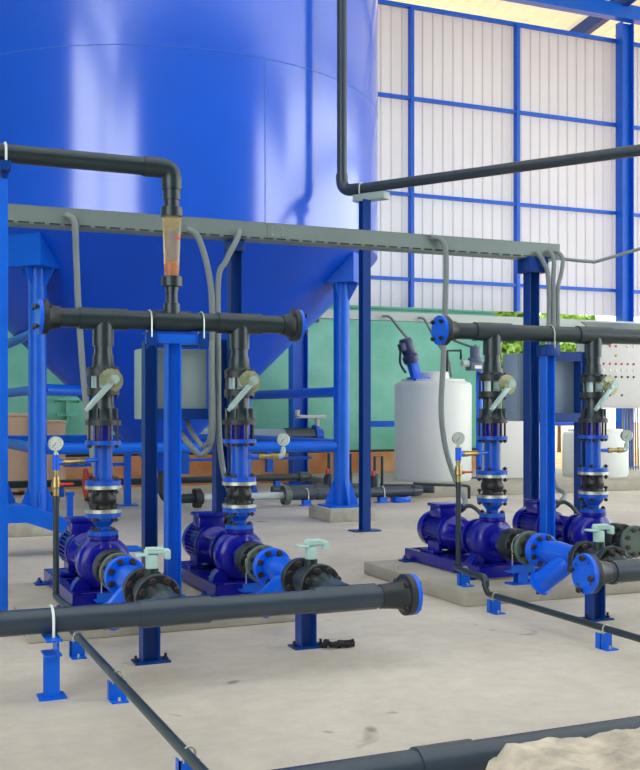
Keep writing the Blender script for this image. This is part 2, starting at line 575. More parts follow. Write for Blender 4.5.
# bent box section brace at lower left
m = MB()
P = [(0.1, 9.0, 0.36), (1.19, 9.0, 0.35), (1.9, 9.0, 0.09)]
hw, hh = 0.13, 0.068
R = []
for i, p in enumerate(P):
    R.append([Vector((p[0], p[1] - hw, p[2] - hh)), Vector((p[0], p[1] + hw, p[2] - hh)), Vector((p[0], p[1] + hw, p[2] + hh)), Vector((p[0], p[1] - hw, p[2] + hh))])
m.rings(R)
t = thing('box_beam', 'bent blue box-section beam sloping to the floor behind the first pump', 'beam', (0.5, 9.0, 0))
m.build('beam', M['blue'], t, angle=20)
m = MB(); m.box(1.8, 2.16, 8.86, 9.14, 0.0, 0.02); m.build('foot_plate', M['blue'], t)
m = MB(); m.box(0.3, 0.42, 8.93, 9.07, 0.0, 0.30); m.build('leg', M['blue'], t)

# ------------------------------------------------------------------ pump sets
PX = [1.245, 2.07, 3.86, 4.69]
PY = 6.1
AZ = 0.325
PZ = 0.09

def plinth(x0, x1, label):
    m = MB(); m.box(x0, x1, 5.58, 7.02, 0, PZ, 0.01)
    tag(m.build('concrete_plinth', M['plinth'], None, ((x0 + x1) / 2, 6.3, 0)), label, 'plinth')
plinth(0.76, 2.36, 'low concrete plinth under the two left pumps')
plinth(3.34, 5.25, 'low concrete plinth with bare corner under the two right pumps')

def make_pump(x):
    t = thing('pump_set', '', 'pump', (x, PY, PZ), 'motor pumps')
    # base frame
    m = MB()
    for sx in (-1, 1):
        xo = x + sx * 0.2
        m.box(xo - 0.004 if sx < 0 else xo - 0.004, xo + 0.004, 5.93, 6.97, PZ + 0.012, PZ + 0.088)
        m.box(min(xo, xo - sx * 0.05), max(xo, xo - sx * 0.05), 5.93, 6.97, PZ + 0.08, PZ + 0.088)
        m.box(min(xo, xo - sx * 0.05), max(xo, xo - sx * 0.05), 5.93, 6.97, PZ + 0.012, PZ + 0.02)
    m.box(x - 0.2, x + 0.2, 5.93, 5.94, PZ + 0.012, PZ + 0.088)
    m.box(x - 0.2, x + 0.2, 6.96, 6.97, PZ + 0.012, PZ + 0.088)
    m.box(x - 0.2, x + 0.2, 6.03, 6.16, PZ + 0.074, PZ + 0.087)
    m.box(x - 0.2, x + 0.2, 6.5, 6.56, PZ + 0.05, PZ + 0.085)
    m.box(x - 0.2, x + 0.2, 6.76, 6.82, PZ + 0.05, PZ + 0.085)
    bf = m.build('base_frame', M['pump'], t)
    for sx in (-1, 1):
        for yy in (6.02, 6.9):
            m = MB(); m.box(x + sx * 0.17, x + sx * 0.27, yy - 0.05, yy + 0.05, PZ, PZ + 0.012)
            m.cyl((x + sx * 0.243, yy, PZ), (x + sx * 0.243, yy, PZ + 0.045), 0.01, n=6)
            m.lathe((x + sx * 0.243, yy, PZ + 0.012), (0, 0, 1), [(0, 0.02), (0.016, 0.02)], 6)
            m.build('foot', M['navy'], bf)
    # motor
    m = MB()
    m.lathe((x, 6.60, AZ), (0, 1, 0), [(0, 0.10), (0.0, 0.128), (0.03, 0.13), (0.035, 0.112), (0.25, 0.112)], 32)
    mo = m.build('motor_body', M['pump'], t)
    m = MB()
    for k in range(30):
        a = 2 * PI * k / 30
        c = Vector((x + math.cos(a) * 0.119, 6.745, AZ + math.sin(a) * 0.119))
        rot = Matrix.Rotation(-a + PI / 2, 3, 'Y')
        m.obox(c, (0.005, 0.21, 0.022), rot)
    m.build('cooling_fins', M['pump'], mo)
    m = MB()
    m.lathe((x, 6.85, AZ), (0, 1, 0), [(0, 0.108), (0, 0.132), (0.06, 0.132), (0.085, 0.122), (0.095, 0.10), (0.096, 0.05)], 32)
    fc = m.build('fan_cover', M['pump'], mo)
    m = MB()
    m.box(x - 0.085, x + 0.085, 6.65, 6.81, AZ + 0.10, AZ + 0.175, 0.01)
    m.box(x - 0.098, x + 0.098, 6.635, 6.825, AZ + 0.175, AZ + 0.20, 0.008)
    tb = m.build('terminal_box', M['pump'], t)
    m = MB()
    m.cyl((x + 0.08, 6.73, AZ + 0.15), (x + 0.14, 6.73, AZ + 0.15), 0.028, n=12)
    m.build('cable_gland', M['rubber'], tb)
    for sx in (-1, 1):
        m = MB()
        m.box(x + sx * 0.06, x + sx * 0.16, 6.62, 6.82, PZ + 0.088, PZ + 0.104, 0.003)
        m.box(x + sx * 0.075, x + sx * 0.105, 6.64, 6.80, PZ + 0.10, AZ - 0.07)
        m.build('motor_foot', M['pump'], t)
    m = MB()
    m.lathe((x, 6.36, AZ), (0, 1, 0), [(0, 0.06), (0.10, 0.062), (0.17, 0.095), (0.2, 0.122), (0.24, 0.122)], 28)
    for k in range(6):
        a = 2 * PI * k / 6 + 0.3
        m.obox((x + math.cos(a) * 0.095, 6.47, AZ + math.sin(a) * 0.078), (0.012, 0.2, 0.04), Matrix.Rotation(-a + PI / 2, 3, 'Y'))
    m.lathe((x, 6.30, AZ), (0, 1, 0), [(-0.03, 0.128), (-0.005, 0.128), (0.0, 0.07), (0.08, 0.06)], 28)
    m.build('bearing_housing', M['pump'], t)
    # volute
    m = MB()
    m.lathe((x, 6.02, AZ), (0, 1, 0), [(0, 0.08), (0.006, 0.115), (0.02, 0.14), (0.05, 0.154), (0.10, 0.156), (0.14, 0.148), (0.165, 0.13), (0.2, 0.128), (0.215, 0.10), (0.3, 0.07)], 36)
    m.lathe((x, PY, AZ), (0, 0, 1), [(0.09, 0.085), (0.13, 0.075), (0.15, 0.062)], 24)
    vo = m.build('volute', M['pump'], t)
    m = MB(); m.lathe((x, 5.885, AZ), (0, 1, 0), [(0, 0.098), (0.022, 0.098), (0.022, 0.062), (0.15, 0.07)], 28)
    m.build('suction_nozzle', M['pump'], vo)
    m = MB(); m.lathe((x, PY, AZ + 0.13), (0, 0, 1), [(0, 0.058), (0.005, 0.088), (0.028, 0.088)], 28)
    df = m.build('discharge_flange', M['pump'], vo)
    for sx in (-1, 1):
        m = MB()
        m.prism([(x + sx * 0.07, 6.06, AZ - 0.1), (x + sx * 0.14, 6.06, AZ - 0.08), (x + sx * 0.165, 6.06, PZ + 0.13), (x + sx * 0.185, 6.06, PZ + 0.088), (x + sx * 0.09, 6.06, PZ + 0.088)], (0, 0.08, 0))
        m.build('pump_foot', M['pump'], t)
    return t
p0 = make_pump(PX[0])
p0['label'] = 'dark blue motor pump farthest left, with the drain pipe at its left side'
def moved(root, i, label, dz=0):
    l = Vector(root.location); l.x += PX[i] - PX[0]
    return dup(root, l, label)
moved(p0, 1, 'dark blue motor pump right of the two blue posts, second from left')
moved(p0, 2, 'dark blue motor pump nearest the bare plinth corner, under the round-dial gauge with red lever')
moved(p0, 3, 'dark blue motor pump at far right, its motor behind a blue post')

# ---- discharge risers
def flange_z(m, x, y, z0, z1, r, hole=None, n=32):
    m.lathe((x, y, z0), (0, 0, 1), [(0, r), (z1 - z0, r)], n)
def make_joint(x):
    y = PY
    t = thing('expansion_joint', '', 'pipe fitting', (x, y, 0.483), 'rubber expansion joints')
    m = MB(); m.lathe((x, y, 0), (0, 0, 1), [(0.484, 0.086), (0.508, 0.086), (0.509, 0.04), (0.53, 0.04), (0.565, 0.068), (0.587, 0.068)], 28)
    rd = m.build('reducer', M['spool'], t)
    bolts(rd, (x, y, 0.483), (0, 0, 1), 0.068, 4, 0.009, 0.09)
    m = MB(); flange_z(m, x, y, 0.586, 0.612, 0.102); lf = m.build('lower_flange', M['spool'], t)
    bolts(lf, (x, y, 0.615), (0, 0, 1), 0.086, 4, 0.009, 0.11)
    m = MB(); flange_z(m, x, y, 0.612, 0.632, 0.105); m.build('lower_ring', M['zinc'], t)
    m = MB(); m.lathe((x, y, 0), (0, 0, 1), [(0.632, 0.078), (0.642, 0.066), (0.655, 0.066), (0.672, 0.074), (0.69, 0.077), (0.708, 0.074), (0.725, 0.066), (0.738, 0.066), (0.748, 0.078)], 32)
    m.build('rubber_bellows', M['rubber'], t, angle=70)
    m = MB(); flange_z(m, x, y, 0.748, 0.768, 0.105); uf = m.build('upper_ring', M['zinc'], t)
    return t
j0 = make_joint(PX[0])
j0['label'] = 'rubber expansion joint above the farthest left pump'
moved(j0, 1, 'rubber expansion joint above the second pump from left')
moved(j0, 2, 'rubber expansion joint above the pump by the bare plinth corner')
moved(j0, 3, 'rubber expansion joint above the pump at far right')

def make_spool(x):
    y = PY
    t = thing('check_valve', '', 'valve', (x, y, 0.768), 'blue check valves')
    m = MB(); flange_z(m, x, y, 0.768, 0.795, 0.102); lf = m.build('lower_flange', M['spool'], t)
    bolts(lf, (x, y, 0.77), (0, 0, 1), 0.087, 4, 0.009, 0.10)
    m = MB(); m.cyl((x, y, 0.795), (x, y, 1.0), 0.053, n=28); m.build('body', M['spool'], t)
    m = MB(); flange_z(m, x, y, 1.0, 1.024, 0.103); uf = m.build('upper_flange', M['spool'], t)
    m = MB(); m.cyl((x, y, 1.024), (x, y, 1.112), 0.056, n=28); m.build('check_disc_body', M['pump'], t)
    bolts(uf, (x, y, 1.065), (0, 0, 1), 0.084, 8, 0.009, 0.17, name='stud', phase=0.25)
    return t
s0 = make_spool(PX[0])
s0['label'] = 'bright blue check valve on the riser of the farthest left pump'
moved(s0, 1, 'bright blue check valve on the riser of the second pump from left')
moved(s0, 2, 'bright blue check valve on the third riser, in front of the white tank')
moved(s0, 3, 'bright blue check valve on the riser at far right')

def make_stub(x):
    y = PY
    t = thing('flanged_stub', '', 'pipe fitting', (x, y, 1.112), 'short flanged stubs')
    m = MB(); flange_z(m, x, y, 1.112, 1.142, 0.103); f = m.build('flange', M['flange'], t)
    m = MB(); m.lathe((x, y, 0), (0, 0, 1), [(1.142, 0.086), (1.16, 0.074), (1.22, 0.062), (1.285, 0.060)], 28); m.build('neck', M['pvcd'], t)
    m = MB()
    for k in range(8):
        a = 2 * PI * k / 8 + 0.2
        m.obox((x + math.cos(a) * 0.073, y + math.sin(a) * 0.073, 1.17), (0.03, 0.006, 0.08), Matrix.Rotation(a, 3, 'Z'))
    m.build('ribs', M['pvcd'], t)
    m = MB(); flange_z(m, x, y, 1.285, 1.325, 0.092); m.build('top_flange', M['flange'], t)
    return t
k0 = make_stub(PX[0])
k0['label'] = 'dark plastic flanged stub below the lever valve, farthest left riser'
moved(k0, 1, 'dark plastic flanged stub below the lever valve, second riser from left')
moved(k0, 2, 'dark plastic flanged stub below the lever valve, third riser from left')
moved(k0, 3, 'dark plastic flanged stub below the lever valve, riser at far right')

def make_bfly(x):
    y = PY
    t = thing('butterfly_valve', '', 'valve', (x, y, 1.325), 'lever butterfly valves')
    m = MB(); m.cyl((x, y, 1.325), (x, y, 1.395), 0.068, n=28)
    m.box(x - 0.03, x + 0.03, y - 0.13, y, 1.335, 1.385, 0.006)
    bd = m.build('body', M['galv'], t)
    bolts(bd, (x, y, 1.36), (0, 0, 1), 0.082, 8, 0.008, 0.18, name='stud', phase=0.25)
    m = MB(); m.cyl((x, y - 0.13, 1.36), (x, y - 0.215, 1.36), 0.014, n=12); m.build('stem', M['zinc'], t)
    # notch plate: three quarter disc with teeth
    m = MB()
    pts = []
    for k in range(37):
        a = math.radians(-70 + 250 * k / 36)
        r = 0.069 if k % 3 else 0.065
        pts.append(Vector((x + 0.012 + r * math.cos(a), y - 0.165, 1.365 + r * math.sin(a))))
    pts.append(Vector((x - 0.03, y - 0.165, 1.34)))
    m.prism(pts, (0, 0.007, 0))
    pl = m.build('notch_plate', M['brassy'], t)
    for dx, dz in ((-0.025, 0.036), (0.03, -0.028)):
        m = MB(); m.cyl((x + dx, y - 0.17, 1.365 + dz), (x + dx, y - 0.178, 1.365 + dz), 0.008, n=6); m.build('screw', M['zinc'], pl)
    m = MB()
    a = math.radians(228)
    d = Vector((math.cos(a), 0, math.sin(a)))
    c = Vector((x + 0.024, y - 0.195, 1.373))
    rot = Matrix.Rotation(-a, 3, 'Y')
    m.obox(c + d * 0.12, (0.2, 0.016, 0.033), rot, 0.005)
    m.obox(c + d * 0.215, (0.045, 0.02, 0.022), rot, 0.004)
    m.cyl(c + Vector((0, 0.016, 0)), c - Vector((0, 0.016, 0)), 0.026, n=16)
    m.build('lever', M['galv'], t)
    return t
b0 = make_bfly(PX[0])
b0['label'] = 'butterfly valve with pale lever on the farthest left riser'
moved(b0, 1, 'butterfly valve with pale lever right of the white junction box, second riser')
moved(b0, 2, 'butterfly valve with pale lever on the riser beside the white tank')
moved(b0, 3, 'butterfly valve with pale lever in front of the control panel')

# ---- discharge headers
HZ = 1.724
HR = 0.055
def make_header(xs, x0, x1, blind_left, blind_right, label, loc, extra_tee=None, cont=False):
    t = thing('header_pipe', label, 'pipe', loc)
    y = PY
    m = MB(); m.cyl((x0 + 0.03, y, HZ), (x1 - (0.03 if blind_right else 0), y, HZ), HR, n=28)
    mp = m.build('main_pipe', M['pvcd'], t)
    for x in xs:
        m = MB(); m.cyl((x - 0.14, y, HZ), (x + 0.14, y, HZ), HR + 0.008, n=28)
        m.cyl((x, y, HZ - 0.02), (x, y, HZ - 0.155), HR + 0.006, n=28)
        m.build('tee', M['pvcd'], t)
        m = MB(); m.cyl((x, y, HZ - 0.15), (x, y, 1.44), HR - 0.003, n=28)
        m.lathe((x, y, 0), (0, 0, 1), [(1.435, 0.075), (1.46, 0.062), (1.52, 0.058)], 28)
        br = m.build('branch_pipe', M['pvcd'], t)
        m = MB(); flange_z(m, x, y, 1.395, 1.436, 0.092); m.build('flange', M['flange'], t)
    for on, x, s in ((blind_left, x0, 1), (blind_right, x1, -1)):
        if not on:
            continue
        m = MB(); m.lathe((x, y, HZ), (s, 0, 0), [(0.0, 0.1), (0.03, 0.1), (0.035, 0.082), (0.06, 0.068), (0.1, 0.062)], 32)
        m.build('flange', M['flange'], t)
        m = MB(); m.lathe((x, y, HZ), (s, 0, 0), [(-0.022, 0.098), (-0.001, 0.1)], 32)
        bf = m.build('blind_flange', M['valve'] if on == 1 else M['flange'], t)
        bolts(bf, (x, y, HZ), (1, 0, 0), 0.078, 4, 0.011, 0.09, cap=True, material='bolt')
        for a in range(8):
            pass
    return t, mp
h1, mp = make_header(PX[:2], 0.90, 2.445, 1, 1, 'dark grey header pipe joining the two left risers, blind flange at both ends', (1.65, PY, 1.4))
m = MB(); m.cyl((1.65 - 0.11, PY, HZ), (1.65 + 0.11, PY, HZ), HR + 0.008, n=28)
m.lathe((1.65, PY, HZ), (0, 0, 1), [(0.03, 0.05), (0.105, 0.048), (0.108, 0.036), (0.2, 0.036)], 24)
m.build('tee', M['pvcd'], h1)
h2, mp = make_header(PX[2:], 3.47, 10.5, 1, 0, 'dark grey header pipe joining the two right risers, running out of frame', (4.2, PY, 1.4))

# ---- flow meter and overhead pipe to the left
FXm = 1.65
t = thing('flow_meter', 'clear tube flow meter with red float on the left header pipe', 'flow meter', (FXm, PY, 1.9))
m = MB(); m.lathe((FXm, PY, 0), (0, 0, 1), [(1.90, 0.04), (1.925, 0.04), (1.93, 0.062), (1.985, 0.062), (1.99, 0.05)], 24); m.build('lower_union', M['pvcd'], t)
m = MB(); m.lathe((FXm, PY, 0), (0, 0, 1), [(1.985, 0.042), (2.01, 0.043), (2.335, 0.056), (2.345, 0.053)], 28); tb = m.build('tube', M['glass'], t)
m = MB(); m.lathe((FXm, PY, 0), (0, 0, 1), [(1.995, 0.03), (2.02, 0.039), (2.06, 0.039), (2.075, 0.02)], 20); m.build('float', M['floatm'], t)
m = MB(); m.box(FXm + 0.012, FXm + 0.036, PY - 0.058, PY - 0.0555, 2.2, 2.212); m.box(FXm + 0.012, FXm + 0.036, PY - 0.058, PY - 0.0555, 2.222, 2.226); m.build('scale_mark', M['floatm'], t)
m = MB(); m.lathe((FXm, PY, 0), (0, 0, 1), [(2.338, 0.05), (2.342, 0.064), (2.395, 0.064), (2.40, 0.045), (2.44, 0.045)], 24); m.build('upper_union', M['pvcd'], t)

t = thing('overhead_pipe', 'dark pipe bending down into the clear flow meter', 'pipe', (FXm, PY, 2.44))
m = MB(); m.bend((-0.6, PY, 2.625), (FXm, PY, 2.625), (FXm, PY, 2.44), 0.052, 0.07, 22)
m.build('pipe', M['pvcd'], t)
m = MB(); m.bend((FXm - 0.17, PY, 2.625), (FXm, PY, 2.625), (FXm, PY, 2.5), 0.059, 0.07, 22, 10)
m.build('elbow', M['pvcd'], t)
m = MB(); m.cyl((FXm, PY, 2.44), (FXm, PY, 2.40), 0.04, n=20); m.build('stub', M['pvcd'], t)

t = thing('pipe_post', 'pale blue post at the left edge holding the overhead pipe', 'post', (0.70, PY, 0))
m = MB(); m.box(0.662, 0.714, PY - 0.026, PY + 0.026, 0.012, 2.48, 0.004); m.build('post', M['blue'], t)
m = MB(); m.box(0.62, 0.78, PY - 0.08, PY + 0.08, 0, 0.012); m.build('base_plate', M['blue'], t)
m = MB(); m.box(0.66, 0.725, PY - 0.07, PY + 0.07, 2.52, 2.573); m.box(0.68, 0.71, PY - 0.02, PY + 0.02, 2.47, 2.54); m.build('bracket', M['navy'], t)
m = MB(); m.ubolt((0.70, PY, 2.625), (1, 0, 0), 0.057, 0.007, 0.1); m.build('u_bolt', M['clip'], t)

# ---- header supports
t = thing('header_support', 'blue T-shaped steel post under the left header pipe', 'pipe support', (1.65, PY, PZ))
m = MB(); m.ibeam(1.655, PY, PZ + 0.012, 1.59, 0.085, 0.085, 0.009, 'x'); m.build('post', M['blue'], t)
m = MB(); m.box(1.5, 1.85, PY - 0.045, PY + 0.045, 1.59, 1.645, 0.003); m.build('cross_beam', M['blue'], t)
m = MB(); m.box(1.57, 1.73, PY - 0.08, PY + 0.08, PZ, PZ + 0.012); m.build('base_plate', M['blue'], t)
for x in (1.515, 1.83):
    m = MB(); m.box(x - 0.028, x + 0.03, PY - 0.062, PY + 0.062, 1.645, 1.653); m.box(x - 0.028, x - 0.02, PY - 0.062, PY - 0.046, 1.56, 1.653); m.box(x - 0.028, x + 0.03, PY - 0.062, PY - 0.054, 1.575, 1.653)
    m.build('bracket', M['navy'], t)
    m = MB(); m.ubolt((x, PY, HZ), (1, 0, 0), 0.061, 0.005, 0.1); m.build('u_bolt', M['zinc'], t)
t = thing('header_support', 'blue steel post under the right header pipe', 'pipe support', (4.3, PY, PZ))
m = MB(); m.ibeam(4.305, PY, PZ + 0.012, 1.57, 0.075, 0.075, 0.009, 'x'); m.build('post', M['blue'], t)
m = MB(); m.box(4.255, 4.37, PY - 0.06, PY + 0.06, 1.57, 1.648, 0.003); m.build('bracket', M['navy'], t)
m = MB(); m.box(4.22, 4.39, PY - 0.08, PY + 0.08, PZ, PZ + 0.012); m.build('base_plate', M['blue'], t)
m = MB(); m.ubolt((4.32, PY, HZ), (1, 0, 0), 0.061, 0.005, 0.1); m.build('u_bolt', M['zinc'], t)

# ---- junction box stands
TRZ = 2.48
TRY = 7.2
def box_stand(xl, xr, y, ztl, ztr, zb, zt, label):
    t = thing('box_stand', label, 'stand', ((xl + xr) / 2, y, 0))
    for x, z1 in ((xl, ztl), (xr, ztr)):
        m = MB(); m.ibeam(x, y, 0.012, z1, 0.095, 0.09, 0.008, 'x'); m.build('post', M['navy'], t)
        m = MB(); m.box(x - 0.06, x + 0.06, y - 0.09, y + 0.09, 0, 0.012); m.build('base_plate', M['navy'], t)
    for z in (zb, zt):
        m = MB(); m.box(xl + 0.05, xr - 0.05, y - 0.05, y + 0.0, z, z + 0.075); m.build('cross_bar', M['navy'], t)
    return t
box_stand(1.79, 2.30, TRY, 1.68, 1.70, 1.135, 1.635, 'dark blue two-post stand carrying the pale junction box on the left')
t = box_stand(4.925, 5.42, TRY, 2.40, 1.68, 1.10, 1.60, 'dark blue two-post stand carrying the grey box on the right')
m = MB(); m.box(4.83, 5.02, TRY - 0.1, TRY + 0.06, 2.30, 2.42, 0.004); m.build('top_plate', M['navy'], t)
def junction_box(x0, x1, y0, y1, z0, z1, material, label):
    t = thing('junction_box', label, 'electrical box', ((x0 + x1) / 2, (y0 + y1) / 2, z0))
    m = MB(); m.box(x0, x1, y0, y1, z0, z1, 0.006); m.build('body', material, t)
    m = MB(); m.box(x0 + 0.012, x1 - 0.012, y0 - 0.012, y0, z0 + 0.012, z1 - 0.012, 0.004); m.build('door', material, t)
junction_box(1.755, 2.225, TRY + 0.07, TRY + 0.31, 1.135, 1.63, M['cab'], 'pale grey-green junction box behind the two left posts')
junction_box(4.84, 5.40, TRY + 0.07, TRY + 0.29, 1.11, 1.66, M['cabg'], 'blue-grey junction box behind the right posts')

t = thing('tray_post', 'blue steel post under the cable tray behind the second riser', 'post', (2.385, TRY, 0))
m = MB(); m.ibeam(2.415, TRY + 0.02, 0.012, 2.34, 0.085, 0.085, 0.008, 'x'); m.build('post', M['navy'], t)
m = MB(); m.box(2.36, 2.47, TRY - 0.05, TRY + 0.09, 2.33, 2.416, 0.004); m.build('top_plate', M['navy'], t)
m = MB(); m.box(2.363, 2.48, TRY - 0.08, TRY + 0.1, 0, 0.012); m.build('base_plate', M['navy'], t)

# ---- cable tray
t = thing('cable_tray', 'long grey steel cable tray crossing in front of the blue tank', 'cable tray', (2.0, TRY, TRZ - 0.06))
m = MB(); m.box(-0.8, 5.14, TRY - 0.08, TRY - 0.074, TRZ - 0.058, TRZ + 0.058)
m.box(-0.8, 5.14, TRY + 0.074, TRY + 0.08, TRZ - 0.058, TRZ + 0.058)
m.box(-0.8, 5.14, TRY - 0.08, TRY + 0.08, TRZ + 0.054, TRZ + 0.06)
m.build('side_rails', M['tray'], t)
m = MB(); m.box(-0.8, 5.14, TRY - 0.078, TRY + 0.078, TRZ - 0.064, TRZ - 0.056); tbm = m.build('bottom', M['tray'], t)
m = MB()
x = -0.7
while x < 5.0:
    m.box(x, x + 0.07, TRY - 0.083, TRY - 0.075, TRZ - 0.058, TRZ - 0.048); x += 0.1
m.build('slots', M['dark'], t)
m = MB(); m.box(5.14, 5.146, TRY - 0.08, TRY + 0.08, TRZ - 0.064, TRZ + 0.06); m.build('end_plate', M['tray'], t)
m = MB(); m.box(2.63, 2.77, TRY - 0.086, TRY - 0.08, TRZ - 0.045, TRZ + 0.045); jp = m.build('joint_plate', M['tray'], t)
for dx in (2.66, 2.74):
    for dz in (-0.025, 0.025):
        m = MB(); m.cyl((dx, TRY - 0.086, TRZ + dz), (dx, TRY - 0.092, TRZ + dz), 0.008, n=8); m.build('bolt', M['zinc'], jp)

# ---- conduits
def hose(name, pts, r, material, label, cat='conduit', group=None):
    m = MB(); m.tube(pts, r, 10, 8)
    return tag(m.build(name, M[material], None, pts[-1]), label, cat, group)
YT = TRY - 0.1
hose('flexible_conduit', [(1.20, YT, 2.49), (1.255, YT - 0.02, 2.44), (1.275, 7.12, 2.2), (1.29, 7.1, 1.8), (1.33, 7.1, 1.3), (1.38, 7.1, 0.9), (1.41, 7.0, 0.65), (1.40, 6.85, 0.52), (1.36, 6.73, 0.475)], 0.021, 'hose', 'grey conduit dropping from the cable tray to the farthest left motor', group=None)
hose('flexible_conduit', [(2.03, YT, 2.45), (2.10, YT - 0.02, 2.40), (2.165, YT - 0.03, 2.20), (2.20, YT - 0.03, 1.95), (2.20, YT - 0.03, 1.5), (2.205, YT - 0.03, 1.1), (2.18, YT - 0.03, 0.95), (2.12, YT - 0.02, 0.89), (2.055, YT, 0.95), (2.035, TRY + 0.1, 1.05), (2.035, TRY + 0.16, 1.14)], 0.022, 'hose', 'grey conduit from the cable tray looping up under the pale junction box')
hose('flexible_conduit', [(2.41, YT, 2.47), (2.385, YT - 0.02, 2.40), (2.30, YT - 0.03, 2.24), (2.245, YT - 0.03, 2.1), (2.245, YT - 0.03, 1.6), (2.25, YT - 0.03, 1.05), (2.29, 7.08, 0.75), (2.33, 7.0, 0.58), (2.32, 6.85, 0.50), (2.21, 6.73, 0.475)], 0.02, 'hose', 'grey conduit from the cable tray to the second motor from left')
hose('flexible_conduit', [(2.10, TRY + 0.16, 1.14), (2.10, TRY + 0.06, 1.06), (2.12, YT, 0.97), (2.15, YT - 0.02, 0.95), (2.175, YT - 0.075, 1.05), (2.175, YT - 0.085, 1.5), (2.175, YT - 0.085, 1.68)], 0.017, 'hose', 'short grey conduit rising from the box bottom beside the second riser')
m = MB(); m.box(2.16, 2.29, YT - 0.06, YT - 0.055, 1.395, 1.402); m.build('x', M['dark']); bpy.data.objects.remove(bpy.data.objects['x'])
hose('flexible_conduit', [(3.94, YT, 2.52), (4.02, YT - 0.02, 2.50), (4.06, YT - 0.03, 2.40), (4.06, YT - 0.03, 2.1), (4.04, YT - 0.03, 1.6), (4.02, YT - 0.03, 1.2), (4.05, YT - 0.05, 0.9), (4.11, 7.0, 0.66), (4.10, 6.85, 0.53), (4.01, 6.73, 0.475)], 0.021, 'hose', 'grey conduit hanging in front of the white tank, dropping to the third motor')
hose('flexible_conduit', [(4.90, YT, 2.46), (4.95, YT - 0.03, 2.38), (5.0, YT - 0.03, 2.22), (5.0, YT - 0.03, 1.6), (4.985, YT - 0.03, 1.1), (5.0, YT - 0.04, 0.8), (5.02, 7.0, 0.6), (5.0, 6.85, 0.54), (4.84, 6.73, 0.475)], 0.019, 'hose', 'leftmost of three grey conduits at the right end of the cable tray')
hose('flexible_conduit', [(5.02, YT, 2.48), (5.05, YT - 0.03, 2.40), (5.042, YT - 0.035, 2.22), (5.042, YT - 0.035, 1.7), (5.06, TRY + 0.0, 1.69), (5.06, TRY + 0.12, 1.66)], 0.019, 'hose', 'middle of three grey conduits at the right end of the cable tray')
hose('flexible_conduit', [(5.10, YT, 2.48), (5.135, YT - 0.03, 2.42), (5.12, YT - 0.035, 2.3), (5.085, YT - 0.035, 2.15), (5.085, YT - 0.035, 1.75), (5.12, TRY + 0.0, 1.70), (5.12, TRY + 0.12, 1.66)], 0.017, 'hose', 'rightmost of three grey conduits at the right end of the cable tray')
hose('thin_conduit', [(5.14, TRY, 2.44), (5.5, TRY, 2.43), (5.62, TRY - 0.02, 2.45), (6.2, TRY - 0.3, 2.64), (6.8, TRY - 0.6, 2.85), (8.2, TRY - 1.3, 3.3), (9.8, TRY - 2.0, 3.7)], 0.014, 'hose', 'thin grey conduit running from the tray end out past the right column', 'conduit')
# motor tail cables
for i, lab in ((2, 'short dark cable looping from the third motor terminal box'), (3, 'short dark cable looping from the far right motor terminal box')):
    x = PX[i]
    hose('motor_cable', [(x + 0.14, 6.73, AZ + 0.16), (x + 0.21, 6.71, AZ + 0.17), (x + 0.27, 6.66, AZ + 0.10), (x + 0.28, 6.60, AZ - 0.02), (x + 0.25, 6.56, AZ - 0.215)], 0.016, 'hosed', lab, 'cable')

